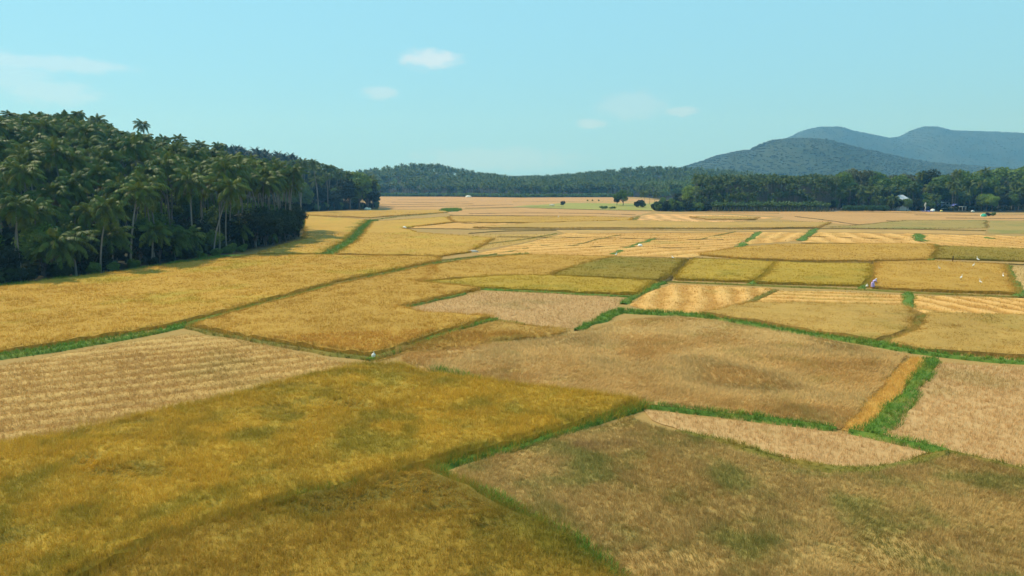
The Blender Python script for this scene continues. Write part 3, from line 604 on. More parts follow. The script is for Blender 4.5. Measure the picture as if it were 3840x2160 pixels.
def frond(mb, rng, az, el, ln, nl, lw=.09, ll=.85, droop=1.2, m=0, rnd=.5, w0=.05):
    """one feather leaf: a bending midrib with two rows of hanging leaflets"""
    n = 9; t_ = np.linspace(0, 1, n); ang = el - droop * t_ ** 1.4
    st = ln / (n - 1); r = np.cumsum(np.r_[0, np.cos(ang[:-1]) * st]); z = np.cumsum(np.r_[0, np.sin(ang[:-1]) * st])
    ca, sa = math.cos(az), math.sin(az); tw = rng.uniform(-.5, .5)
    P = np.column_stack([r * ca, r * sa, z]); side = np.array([-sa, ca, 0.0])
    up = np.column_stack([-np.sin(ang) * ca, -np.sin(ang) * sa, np.cos(ang)])
    ww = w0 * (1 - .8 * t_)
    V = np.concatenate([P - side * ww[:, None], P + side * ww[:, None]])
    mb.add(V, quads([(i, i + 1, n + i + 1, n + i) for i in range(n - 1)]), m, rnd=rnd)
    tl = np.linspace(.16, 1.0, nl); L_ = ll * np.sin(PI * np.clip(tl * .86 + .12, 0, 1)) ** .7 + .12
    c = np.column_stack([np.interp(tl, t_, P[:, k]) for k in range(3)]); u = np.column_stack([np.interp(tl, t_, up[:, k]) for k in range(3)])
    fw = np.gradient(c, axis=0); fw /= np.linalg.norm(fw, axis=1)[:, None] + 1e-9
    for sgn in (-1, 1):
        hang = rng.uniform(.25, 1.0, nl) + .35 * tl; j = rng.uniform(.8, 1.15, nl)
        d = sgn * side * np.cos(hang)[:, None] - u * np.sin(hang)[:, None] * .9 + fw * .45 + u * tw * sgn * .3
        d /= np.linalg.norm(d, axis=1)[:, None]
        tip = c + d * (L_ * j)[:, None]; tip[:, 2] -= .12 * L_
        mid = c + d * (L_ * .5)[:, None]
        V = np.stack([c - fw * lw * .5, c + fw * lw * .5, mid + fw * lw * .75, mid - fw * lw * .75, tip], 1).reshape(-1, 3); i = np.arange(nl)[:, None] * 5
        T = np.concatenate([i + np.array([0, 1, 2]), i + np.array([0, 2, 3]), i + np.array([3, 2, 4])])
        mb.add(V, T, m, rnd=np.clip(rnd + np.repeat(rng.uniform(-.12, .12, nl), 5), 0, .92 if rnd < .93 else 1))
def coconut_crown(seed, ln=4.3, nf=26, nl=24):
    rng = np.random.default_rng(seed); mb = MB(); ga = 2.39996
    for i in range(nf):
        f = i / (nf - 1); el = math.radians(82 - 118 * f ** .85 + rng.uniform(-8, 8))
        frond(mb, rng, i * ga + rng.uniform(-.25, .25), el, ln * rng.uniform(.82, 1.08) * (1 - .25 * (1 - f) ** 3), nl, .10, .92, rng.uniform(1.1, 2.2) * (.65 + .55 * (1 - f)), rnd=rng.uniform(.1, .9))
    return mb
def dead_skirt(seed, n=4):
    rng = np.random.default_rng(seed); mb = MB()
    for i in range(n): frond(mb, rng, rng.uniform(0, 6.28), math.radians(rng.uniform(-72, -45)), rng.uniform(2.4, 3.4), 14, .08, .6, .5, rnd=.5)
    return mb
def nuts(seed):
    rng = np.random.default_rng(seed); mb = MB(); V, T = ico(3)
    dirs = rng.normal(size=(11, 3)); dirs /= np.linalg.norm(dirs, axis=1)[:, None]
    k = np.clip((V @ dirs.T).max(1) - .72, 0, 1) / .28; V = V * (.62 + .38 * np.sqrt(k))[:, None]      # a bunch of round nuts grown together
    mb.add(V * np.array([.46, .46, .34]) + np.array([0, 0, -.42]), T, 0); return mb
def palm_trunk(seed, h, lean):
    rng = np.random.default_rng(seed); a = rng.uniform(0, 6.28); t_ = np.linspace(0, 1, 11); off = lean * (t_ ** 1.7)
    wv = .12 * np.sin(t_ * 5 + seed)
    P = np.column_stack([off * math.cos(a) + wv * math.sin(a), off * math.sin(a) - wv * math.cos(a), t_ * h - .25])
    P[:, :2] -= P[0, :2]
    r = .125 * (1 - .35 * t_) + .11 * np.exp(-t_ * 14); mb = MB(); tube(mb, P, r, 8)
    return mb, P[-1]
C_CROWN = [coconut_crown(100 + i, ln=(4.3, 4.0, 4.6, 3.9, 4.4, 4.1)[i]).mesh('crown', M_palm) for i in range(6)]
C_SKIRT = [dead_skirt(140 + i).mesh('dead_frond', M_deadf) for i in range(3)]
C_NUT = [nuts(160 + i).mesh('coconut_cluster', M_nut, True) for i in range(2)]
C_TRUNK = []
for i, (h, l) in enumerate(((11, .8), (12.5, 2.0), (9.5, 1.5), (13.5, 1.2), (7, .9), (4.2, .5), (10.5, 3.0), (12, .4))):
    mb, top = palm_trunk(180 + i, h, l); C_TRUNK.append((mb.mesh('trunk', M_bark, True), Vector(top), h))
PALMS = []
def coconut(x, y, height, label, group, z=None, crown=1.0, parts=True):
    tr = [k for k in C_TRUNK if .72 < height / k[2] < 1.4] or [min(C_TRUNK, key=lambda k: abs(k[2] - height))]
    me, top, h0 = random.choice(tr); s = height / h0
    e = empty('coconut_palm', (x, y, float(H(x, y)) if z is None else z), random.uniform(0, 6.28), 1.0, label=label, cat='palm tree', group=group)
    tk = link('trunk', me, e); tk.scale = (max(.8, s), max(.8, s), s); tp = Vector((top[0] * max(.8, s), top[1] * max(.8, s), top[2] * s))
    crown *= .97 * random.uniform(.86, 1.14); c = link('crown', random.choice(C_CROWN), e, tp); c.scale = (crown, crown, crown * random.uniform(.9, 1.15)); c.rotation_euler = (random.uniform(-.15, .15), random.uniform(-.15, .15), random.uniform(0, 6.28))
    if parts and random.random() < .45: d = link('dead_frond', random.choice(C_SKIRT), e, tp); d.scale = (crown,) * 3; d.rotation_euler[2] = random.uniform(0, 6.28)
    if parts and random.random() < .6: link('coconut_cluster', random.choice(C_NUT), e, tp).rotation_euler[2] = random.uniform(0, 6.28)
    PALMS.append(e); return e

def leaf_cloud(rng, n, size, cl_c, cl_r, m=0, mb=None, flat=.8):
    """n small leaf faces spread over the shells of several clumps"""
    mb = mb or MB(); k = len(cl_c); w_ = cl_r ** 2; ci = rng.choice(k, n, p=w_ / w_.sum())
    d = rng.normal(size=(n, 3)); d /= np.linalg.norm(d, axis=1)[:, None]; rr = rng.uniform(.55, 1.08, n) ** .6
    p = cl_c[ci] + d * (cl_r[ci] * rr)[:, None] * np.array([1, 1, flat])
    a = rng.normal(size=(n, 3)); nrm = d + a * .7; nrm /= np.linalg.norm(nrm, axis=1)[:, None]
    u = np.cross(nrm, rng.normal(size=(n, 3))); u /= np.linalg.norm(u, axis=1)[:, None]; v = np.cross(nrm, u)
    s = size * rng.uniform(.6, 1.3, n)[:, None]
    V = np.stack([p - u * s, p - v * s * .55, p + u * s, p + v * s * .55], 1).reshape(-1, 3); i = np.arange(n)[:, None] * 4
    T = np.concatenate([i + np.array([0, 1, 2]), i + np.array([0, 2, 3])])
    cr = rng.random(k); mb.add(V, T, m, rnd=np.repeat(np.clip(cr[ci] * .65 + rng.random(n) * .35, 0, 1), 4)); return mb
def tree_variant(seed, h, wdt, n, size, trunk_h=.35, flat=.75, ncl=16, top=1.0):
    rng = np.random.default_rng(seed); c0 = h * (trunk_h + (1 - trunk_h) * .5); rz = h * (1 - trunk_h) * .5; rx = wdt / 2
    d = rng.normal(size=(ncl, 3)); d /= np.linalg.norm(d, axis=1)[:, None]
    cc = np.array([0, 0, c0]) + d * np.array([rx * .68, rx * .68, rz * .66]) * rng.uniform(.6, 1.05, ncl)[:, None]
    cr = rng.uniform(.24, .42, ncl) * min(rx, rz) * 1.25
    crown = leaf_cloud(rng, n, size, cc, cr, flat=flat)
    tm = MB(); tube(tm, [(0, 0, -.3), (.05 * wdt * .3, 0, h * trunk_h * .6), (0, .03 * wdt, h * (trunk_h + .25))], [h * .028, h * .02, h * .012], 8)
    for i in range(min(7, ncl)):
        b = np.array([0, 0, h * trunk_h * rng.uniform(.7, 1.2)]); e = cc[i]; tube(tm, [b, (b + e) / 2 + [0, 0, -.04 * h], e], [h * .013, h * .009, h * .004], 6)
    return crown, tm
def leafy(vs, x, y, sc, label, cat, group, mat_i=None, name='broadleaf_tree', z=None, sz=1.0):
    cm, tm = vs; e = empty(name, (x, y, float(H(x, y)) if z is None else z), random.uniform(0, 6.28), 1.0, label=label, cat=cat, group=group); e.scale = (sc, sc, sc * sz)
    link('crown', cm, e); link('trunk' if 'tree' in name else 'stem', tm, e); return e
def mk(seed, mat, **kw):
    c, t_ = tree_variant(seed, **kw); return (c.mesh('crown', mat), t_.mesh('trunk', M_wood, True))
BIG = {k: [mk(300 + j + 10 * i, m, h=14, wdt=10.5, n=4200, size=.42, trunk_h=.22, ncl=22) for j in range(2)] for i, (k, m) in enumerate((('d', M_leafd), ('g', M_leafg), ('b', M_leafb), ('o', M_leafo)))}
NEAR = {k: [mk(400 + j + 10 * i, m, h=7, wdt=6, n=3800, size=.19, trunk_h=.12, ncl=20) for j in range(2)] for i, (k, m) in enumerate((('d', M_leafd), ('g', M_leafg), ('b', M_leafb)))}
SHRUB = {k: [mk(500 + j + 10 * i, m, h=3, wdt=4.2, n=2600, size=.15, trunk_h=-.05, ncl=14, flat=.85) for j in range(2)] for i, (k, m) in enumerate((('d', M_leafd), ('g', M_leafg)))}

ORD = "first second third fourth fifth sixth seventh eighth ninth tenth eleventh twelfth thirteenth fourteenth fifteenth sixteenth seventeenth eighteenth nineteenth twentieth".split()
def ordn(i):
    if i < 20: return ORD[i]
    tens = ('twenty', 'thirty', 'forty', 'fifty', 'sixty', 'seventy', 'eighty', 'ninety')[(i + 1) // 10 - 2]
    return (tens[:-1] + 'ieth') if (i + 1) % 10 == 0 else tens + ' ' + ORD[(i + 1) % 10 - 1]
def spread(poly, gap, n_try=9000, x0=None, x1=None, y0=None, y1=None, pre=()):
    P = np.asarray(poly); out = list(pre); k = len(out); cells = {}
    def put(p): cells.setdefault((int(p[0] // gap), int(p[1] // gap)), []).append(p)
    for p in out: put(p)
    for _ in range(n_try):
        p = (random.uniform(x0, x1), random.uniform(y0, y1))
        if not inside(np.array([p[0]]), np.array([p[1]]), poly)[0]: continue
        ci, cj = int(p[0] // gap), int(p[1] // gap)
        if any((p[0] - q[0]) ** 2 + (p[1] - q[1]) ** 2 < gap * gap for a in (-1, 0, 1) for b in (-1, 0, 1) for q in cells.get((ci + a, cj + b), ())): continue
        out.append(p); put(p)
    return out[k:]
def vis(x, y, m=7): return y > 20 and abs(x) < y * .715 + m

# --- the coconut grove on the left
G1 = "coconut palms of the left grove"
front = []
ex = [p for p in EDGE[2:12]]
acc = 0.0
for (ax, ay), (bx, by) in zip(ex[:-1], ex[1:]):
    l = math.hypot(bx - ax, by - ay); nx_, ny_ = -(by - ay) / l, (bx - ax) / l
    while acc < l:
        f = acc / l; off = random.uniform(1.5, 4.5); front.append((ax + (bx - ax) * f + nx_ * off, ay + (by - ay) * f + ny_ * off)); acc += random.uniform(2.7, 4.3)
    acc -= l
front = [p for p in front if vis(*p, 3) and p[1] < 250]
front.sort(key=lambda p: p[0] / p[1])
for i, p in enumerate(front):
    short = i in (2, 5, 9) or random.random() < .18
    hgt = random.uniform(4.0, 6.0) if short else random.uniform(9, 12.5) + 4.5 * float(sstep(112, 150, p[1]))
    coconut(p[0], p[1], hgt, f"{'short' if short else 'tall'} coconut palm, {ordn(i)} from the left in the left grove's front row", G1)
special = []
for (fx, fy, dd_, lab) in ((367, 292, 235, "lone coconut palm standing clear above the left grove's skyline"), (184, 264, 205, 'taller of two palms at the highest point of the grove skyline'), (160, 272, 207, 'shorter of two palms at the highest point of the grove skyline'), (70, 267, 200, 'coconut palm on the grove skyline near the left edge of the photo'),
                      (240, 282, 215, 'coconut palm on the grove skyline between the highest ones and the lone palm'), (298, 308, 225, 'coconut palm on the grove skyline just left of the lone palm'),
                      (440, 327, 235, 'coconut palm on the grove skyline right of the lone palm'), (549, 348, 236, 'coconut palm standing up at the right shoulder of the grove skyline'),
                      (635, 379, 222, 'coconut palm near the right end of the grove skyline'), (10, 264, 190, 'coconut palm on the grove skyline cut by the left edge'), (500, 344, 238, 'coconut palm low on the grove skyline left of its right shoulder'), (112, 280, 204, 'low coconut palm on the skyline between the left edge and the highest pair'), (405, 330, 236, 'coconut palm tucked against the right side of the lone palm')):
    r_ = ray(fx, fy); special.append(((r_[0] / r_[1] * dd_, dd_), CAMH + r_[2] / r_[1] * dd_ - .6, lab))
pre = list(front) + [s_[0] for s_ in special]
for (x, y), ztop, lab in special:
    z0 = float(H(x, y)); coconut(x, y, max(6, ztop - z0 - 1.9), lab, G1, crown=.84, parts=False)
gpoly = [p for p in WOOD]
inner = spread(gpoly, 4.3, 16000, -215, -45, 70, 262, pre)
inner = [p for p in inner if vis(*p)]
dist_in = seg_dist(np.array([p[0] for p in inner]), np.array([p[1] for p in inner]), EDGE)
cand = []
for p, d in zip(inner, dist_in):
    if d < 3.2: continue
    # keep the skyline where the hill carries it
    fx = (p[0] / p[1] * FPX + 1920) / K
    sky_f = np.interp(fx, [-60, 0, 100, 180, 260, 330, 400, 480, 560, 640, 700, 760], [283, 284, 286, 284, 304, 326, 340, 352, 370, 390, 402, 425]); r_ = ray(fx, sky_f); zmax = CAMH + r_[2] / r_[1] * p[1]
    z0 = float(H(*p)); hgt = min(random.uniform(8.5, 14) + (2 if d > 20 else 0) + 5 * float(sstep(115, 150, p[1])) * (d < 25), zmax - z0 - 1.4 - abs(random.gauss(-.3, 2.0)))
    if hgt < 4.0: continue
    cand.append((p, d, hgt, z0))
cand.sort(key=lambda c_: c_[0][1])
REST = []
for k, (p, d, hgt, z0) in enumerate(cand):
    if k >= 195: REST.append((p[0], p[1], z0, hgt)); continue
    row = 'just behind the front row' if d < 9 else ('in the middle of the slope' if d < 26 else 'high on the slope')
    coconut(p[0], p[1], hgt, f"half hidden coconut palm {row} of the left grove", G1)
# undergrowth at its foot
sh = []
acc = 0
for (ax, ay), (bx, by) in zip(ex[:-1], ex[1:]):
    l = math.hypot(bx - ax, by - ay); nx_, ny_ = -(by - ay) / l, (bx - ax) / l
    while acc < l:
        f = acc / l
        for off in (random.uniform(.6, 1.6), random.uniform(3.5, 6)): sh.append((ax + (bx - ax) * f + nx_ * off, ay + (by - ay) * f + ny_ * off, off))
        acc += random.uniform(3.4, 5.0)
    acc -= l
sh = [p for p in sh if vis(p[0], p[1], 3) and p[1] < 245]; sh.sort(key=lambda p: p[0] / p[1])
ia = ib = 0
for x, y, off in sh:
    fx = (x / y * FPX + 1920) / K
    big = off > 3 or (fx > 640 and random.random() < .75)
    if big:
        v = NEAR[random.choice('dddg' if fx < 640 else 'ddgd')]; leafy(random.choice(v), x, y, random.uniform(.7, 1.2) * (1.15 if fx > 640 else 1), f"dark leafy small tree under the left grove, {ordn(ib)} from the left", 'tree', 'small trees at the foot of the left grove', name='understory_tree'); ib += 1
    else:
        leafy(random.choice(SHRUB[random.choice('ddg')]), x, y, random.uniform(.45, .95), f"low shrub at the field edge under the left grove, {ordn(ia)} from the left", 'shrub', 'shrubs along the foot of the left grove', name='shrub'); ia += 1
cands = [p for p in spread(gpoly, 9, 1500, -190, -50, 90, 250) if vis(*p)]
dc = seg_dist(np.array([p[0] for p in cands]), np.array([p[1] for p in cands]), EDGE)
for p, d in zip(cands, dc):
    fx = (p[0] / p[1] * FPX + 1920) / K; r_ = ray(fx, np.interp(fx, [-60, 180, 330, 480, 640, 760], [284, 286, 328, 354, 392, 425])); zt = CAMH + r_[2] / r_[1] * p[1]
    if d > 8 and float(H(*p)) + 9 < zt: leafy(random.choice(NEAR['g' if random.random() < .6 else 'b']), p[0], p[1], random.uniform(1.0, 1.35), "green broadleaf tree among the coconut palms of the left grove", 'tree', 'broadleaf trees inside the left grove')

# the palms deeper up the slope, only their tops showing
sv = []
for i in range(4):
    cb = coconut_crown(210 + i, ln=3.6, nl=15, nf=22); V, T = cb.arrays(); R_ = np.concatenate(cb.A['rnd']); m_ = MB(); m_.add(V + [0, 0, 11], T, 0, rnd=R_); tube(m_, [(0, 0, 0), (.3, .2, 6), (0, 0, 11)], [.16, .13, .1], 6, 1); sv.append(m_)
GROVE_BACK = (sv, REST)

# --- the second grove behind it
G2 = "coconut palms of the second grove"
P2 = [p for p in spread(gpoly, 5.6, 9000, -240, -60, 250, 440) if vis(*p)]
d2 = seg_dist(np.array([p[0] for p in P2]), np.array([p[1] for p in P2]), EDGE); i2 = 0
order = np.argsort([p[0] / p[1] for p in P2])
for k_ in order:
    p, d = P2[k_], d2[k_]; fx = (p[0] / p[1] * FPX + 1920) / K
    if fx < 690 or d > 48: continue
    sky_f = np.interp(fx, [690, 745, 800, 860, 900, 945], [408, 402, 405, 425, 435, 445]); r_ = ray(fx, sky_f); zmax = CAMH + r_[2] / r_[1] * p[1]
    hgt = min(random.uniform(14, 23), zmax - float(H(*p)) - 1.5)
    if hgt < 4: continue
    if random.random() < .28 or (d < 6 and random.random() < .5): leafy(random.choice(BIG[random.choice('ddgg')]), p[0], p[1], min(random.uniform(.7, 1.3), hgt / 14), "dark broadleaf tree among the palms of the second grove", 'tree', 'broadleaf trees of the second grove'); continue
    coconut(p[0], p[1], hgt, "coconut palm " + ("at the field edge of" if d < 9 else "inside") + " the smaller second grove beyond the left grove", G2)
for fx, fy in ((752, 396), (797, 398)):
    r_ = ray(fx, fy); dd_ = 330 if fx < 780 else 350; x = r_[0] / r_[1] * dd_
    coconut(x, dd_, max(8, CAMH + r_[2] / r_[1] * dd_ - float(H(x, dd_)) - 2), f"coconut palm poking above the second grove, {'left' if fx < 780 else 'right'} one of a pair", G2)
for i, (fx, d_, s_, k_) in enumerate(((905, 372, 1.38, 'g'), (925, 378, 1.15, 'd'), (938, 384, .85, 'd'), (880, 368, 1.2, 'd'), (945, 390, .5, 'g'))):
    r_ = ray(fx, 520); x = r_[0] / r_[1] * d_; leafy(BIG[k_][i % 2], x, d_, s_, ("tall rounded broadleaf tree at the tip of the second grove", "dark tree beside the tallest at the tip of the second grove", "low dark tree at the very tip of the second grove", "dark tree left of the tip of the second grove", "small green tree ending the second grove")[i], 'tree', 'broadleaf trees of the second grove', z=0)
for i in range(26):
    f = i / 25; a = np.array(at(740, 533)); b = np.array(at(945, 525)); p = a * (1 - f) + b * f
    if i == 21: continue
    leafy(random.choice(SHRUB[random.choice('ddg')]), p[0] - random.uniform(0, 2), p[1] + random.uniform(2, 5), random.uniform(.9, 1.7), f"shrub along the foot of the second grove, {ordn(i)} from the left", 'shrub', 'shrubs along the second grove', name='shrub', z=0)

# --- the right side: areca plantation, banana strip, mixed trees, hedge
def fx_at(fx, dist):
    r_ = ray(fx, 520); return r_[0] / r_[1] * dist
def areca_crown(seed):
    rng = np.random.default_rng(seed); mb = MB()
    for i in range(9):
        f = i / 8; frond(mb, rng, i * 2.4 + rng.uniform(-.2, .2), math.radians(78 - 75 * f + rng.uniform(-6, 6)), rng.uniform(1.8, 2.5), 9, .15, .70, 1.3, rnd=rng.uniform(.1, .9), w0=.05)
    tube(mb, [(0, 0, -.9), (0, 0, .1)], [.09, .06], 6); return mb
A_CROWN = [areca_crown(600 + i).mesh('crown', M_areca) for i in range(5)]
A_TRUNK = []; M_abark = plain('areca_bark', (.17, .17, .13), .9, .4, .6)
for i in range(4):
    rng = np.random.default_rng(620 + i); t_ = np.linspace(0, 1, 6); mb = MB()
    P = np.column_stack([.25 * np.sin(t_ * 3 + i) * t_, .25 * np.cos(t_ * 2 + i) * t_ - .25 * t_ * math.cos(i), t_ * 12 - .2]); tube(mb, P, .10 - .035 * t_, 6)
    A_TRUNK.append((mb.mesh('trunk', M_abark, True), Vector(P[-1])))
ARECA_AREA = [(fx_at(1755, 357), 357), (fx_at(2100, 357), 357), (fx_at(2110, 425), 425), (fx_at(1745, 425), 425)]
def areca(x, y, h, label, group='areca palms of the plantation'):
    me, tp = random.choice(A_TRUNK); s = h / 12
    e = empty('areca_palm', (x, y, 0), random.uniform(0, 6.28), 1, label=label, cat='palm tree', group=group)
    tk = link('trunk', me, e); tk.scale = (1.0, 1.0, s); c = link('crown', random.choice(A_CROWN), e, (tp.x, tp.y, tp.z * s + .8)); c.rotation_euler[2] = random.uniform(0, 6.28); c.scale = (1.2,) * 3
    return e
n_ar = 0; y = 357.0; row = 0
while n_ar < 255:
    x = fx_at(1752, y); xe = fx_at(2104, y)
    while x < xe:
        areca(x + random.uniform(-.6, .6), y + random.uniform(-.7, .7), (random.uniform(11, 14.8) if random.random() < .3 + .12 * row else random.uniform(4.5, 11)) + min(1.5, row * .3), ("slender areca palm in the front row of the plantation behind the banana plants" if row == 0 else "slender areca palm inside the plantation behind its front row")); n_ar += 1
        x += random.uniform(1.9, 3.0)
    y += 2.6; row += 1
AREC_Y = y
for i in range(22):
    fx = 2130 + (i * 8.2) % 190 + random.uniform(-3, 3); d_ = 362 + random.uniform(-3, 6)
    areca(fx_at(fx, d_), d_, random.uniform(8, 12), "pale trunked areca palm in the loose stand behind the long round hedge", 'areca palms behind the long hedge')

def banana(seed):
    rng = np.random.default_rng(seed); lf = MB(); st = MB()
    tube(st, [(0, 0, -.1), (.03, 0, .8), (0, .05, 1.7)], [.14, .12, .07], 7)
    for i in range(8):
        az = i * 2.4 + rng.uniform(-.3, .3); el = math.radians(rng.uniform(40, 82)); n = 6; t_ = np.linspace(0, 1, n); ang = el - 1.5 * t_ ** 1.6 * rng.uniform(.6, 1.1); ln = rng.uniform(1.5, 2.1)
        r = np.cumsum(np.r_[.02, np.cos(ang[:-1]) * ln / (n - 1)]); z = 1.55 + np.cumsum(np.r_[0, np.sin(ang[:-1]) * ln / (n - 1)])
        w_ = .30 * np.sin(PI * np.clip(t_ * .85 + .12, 0, 1)); s_ = np.array([-math.sin(az), math.cos(az)])
        P = np.column_stack([r * math.cos(az), r * math.sin(az), z]); O = np.column_stack([s_[0] * w_, s_[1] * w_, -.25 * w_])
        O2 = O * np.array([-1, -1, 1]); V = np.concatenate([P - [0, 0, 0], P + O, P + O2])
        q = [(i_, i_ + 1, n + i_ + 1, n + i_) for i_ in range(n - 1)] + [(i_, 2 * n + i_, 2 * n + i_ + 1, i_ + 1) for i_ in range(n - 1)]
        lf.add(V, quads(q), 0, rnd=rng.random())
    return lf.mesh('leaves', M_ban), st.mesh('stem', plain('banana_stem', (.20, .22, .09), .7) if seed == 700 else bpy.data.materials['banana_stem'], True)
BAN = [banana(700 + i) for i in range(4)]
for rowi, d_ in enumerate((345.5, 348, 350.5)):
    fx = 1792 + rowi * 2
    while fx < 2088:
        e = empty('banana_plant', (fx_at(fx, d_) + random.uniform(-.4, .4), d_ + random.uniform(-.6, .6), 0), random.uniform(0, 6.28), random.uniform(1.15, 1.5) * (1.0 + .1 * rowi), label=("banana plant in the front row facing the harvested field", "banana plant in the middle row of the banana strip", "banana plant in the back row against the areca palms")[rowi], cat='banana plant', group='banana plants along the field')
        lm, sm = random.choice(BAN); link('leaves', lm, e); link('stem', sm, e); fx += random.uniform(6.0, 9.5)

M_hedge = leaf_mat('hedge_leaves', (0.035, 0.085, 0.035), (0.075, 0.140, 0.05), .25, .5, .2)
def hedge(fx0, fx1, d_, h, wd, name, label, mat, n, size, cat):
    rng = np.random.default_rng(int(fx0)); x0, x1 = fx_at(fx0, d_), fx_at(fx1, d_); k = int((x1 - x0) / 1.3)
    cc = np.column_stack([np.linspace(x0 + wd / 2, x1 - wd / 2, k) + rng.uniform(-.4, .4, k), d_ + rng.uniform(-.5, .5, k), np.full(k, h * .45)]); cr = rng.uniform(.85, 1.1, k) * wd * .55
    c2 = cc.copy(); c2[:, 2] = h * .62 + rng.uniform(-.1, .1, k) * h; cc = np.vstack([cc, c2]); cr = np.r_[cr, cr * .8]
    mb = leaf_cloud(rng, n, size, cc, cr, flat=h / wd * .75)
    P = mb.V[0]; P[:, 2] = np.clip(P[:, 2], .05, None)
    o = mb.build(name, mat); return tag(o, label, cat)
hedge(2120, 2238, 349, 3.0, 3.4, 'hedge', 'long rounded green hedge beside the dirt track at the field edge', M_hedge, 9000, .22, 'hedge')
# big dark clump of bushes at the left end of the plantation
bl = [(1652, 352, 1.35, 'd'), (1664, 356, 1.6, 'g'), (1680, 352, 1.45, 'd'), (1694, 357, 1.65, 'g'), (1708, 352, 1.4, 'g'), (1722, 356, 1.55, 'd'), (1738, 352, 1.4, 'g'), (1752, 355, 1.45, 'd'), (1768, 352, 1.35, 'd'), (1782, 354, 1.2, 'd'), (1658, 350, 1.2, 'g'), (1672, 349, 1.3, 'd'), (1687, 350, 1.3, 'g'), (1701, 349.5, 1.3, 'd'), (1715, 350, 1.25, 'g'), (1730, 349, 1.3, 'd'), (1745, 350, 1.25, 'g'), (1760, 349, 1.2, 'g'), (1775, 350, 1.2, 'd')]; bl.sort()
for i, (fx, d_, s_, k_) in enumerate(bl):
    leafy(SHRUB[k_][i % 2], fx_at(fx, d_), d_, s_ * 1.28, f"dense bush in the dark clump left of the banana plants, {ordn(i)} from the left", 'bush', 'bushes of the dark clump', name='bush', z=0)
# trees behind the clump
for i, (fx, d_, s_, k_, lab) in enumerate(((1738, 372, .95, 'b', 'bright green tree rising behind the left end of the dark bush clump'), (1722, 380, .72, 'o', 'dull brownish green tree left of the bright green one behind the bush clump'),
        (1762, 378, 1.05, 'd', 'tall dark tree right of the bright green one behind the bush clump'), (1708, 392, .62, 'd', 'dark low tree at the left end of the trees behind the bush clump'), (1785, 384, .95, 'g', 'green tree between the tall dark tree and the areca palms'),
        (1690, 398, .42, 'g', 'small green tree behind the top of the bush clump'), (1668, 420, .4, 'g', 'low green tree just right of the little palm trio'), (1755, 366, .6, 'g', 'mid green tree in front of the tall dark one behind the bushes'), (1815, 396, 1.0, 'g', 'rounded tree crown showing over the left areca palms'))):
    leafy(BIG[k_][i % 2], fx_at(fx, d_), d_, s_, lab, 'tree', 'trees behind the dark bush clump', z=0)
for i, (fx, d_, h_) in enumerate(((1622, 462, 7.5), (1634, 470, 8.5), (1646, 466, 7))):
    coconut(fx_at(fx, d_), d_, h_, f"{('left', 'middle', 'right')[i]} one of three little coconut palms in the meadow", 'three palms in the meadow', z=0, crown=.9)
for i, (fx, h_) in enumerate(((1772, 6), (1800, 7.5), (1815, 5), (1838, 7), (1862, 8), (1890, 6.5), (1938, 5))):
    coconut(fx_at(fx, 355), 355, h_, f"young coconut palm in front of the areca trunks, {ordn(i)} from the left", 'young coconut palms at the areca plantation', z=0, crown=.75)
# meadow trees
d_ = at(1566, 517)[1]
# lone round tree with a wide low crown
rng = np.random.default_rng(9)
c, t_ = tree_variant(803, h=10, wdt=14.5, n=5200, size=.36, trunk_h=.22, flat=.7, ncl=22)
leafy((c.mesh('crown', M_leafg), t_.mesh('trunk', M_wood, True)), fx_at(1567, d_), d_, .98, 'lone round spreading tree on the green meadow', 'tree', None, name='lone_tree', z=0)
leafy(BIG['d'][0], fx_at(1552, d_ + 3), d_ + 3, .42, 'small dark tree leaning against the left side of the lone round tree', 'tree', None, z=0)
d_ = at(1612, 522)[1]; leafy(SHRUB['d'][0], fx_at(1606, d_), d_, 1.6, 'round dark bush between the lone tree and the bush clump', 'bush', None, name='bush', z=0)
leafy(SHRUB['g'][1], fx_at(1617, d_ + 6), d_ + 6, 1.3, 'greener bush behind the round dark bush', 'bush', None, name='bush', z=0)
d_ = at(1529, 525)[1]
for i, fx in enumerate((1516, 1526, 1537, 1547)): leafy(SHRUB['g'][i % 2], fx_at(fx, d_), d_ + i % 2 * 3, .95 - .1 * i, f"low green bush in a short row left of the lone tree, {ordn(i)} from the left", 'bush', 'low bushes left of the lone tree', name='bush', z=0, sz=.6)
d_ = at(1415, 516)[1]; leafy(SHRUB['d'][1], fx_at(1416, d_), d_, .95, 'small dark bush alone in the middle of the far meadow', 'bush', None, name='bush', z=0)
for i, fx in enumerate((1478, 1490, 1506)): leafy(SHRUB['g'][i % 2], fx_at(fx, 560), 560, .42, f"tiny bush at the back of the meadow, {ordn(i)} from the left", 'bush', 'tiny bushes at the back of the meadow', name='bush', z=0)
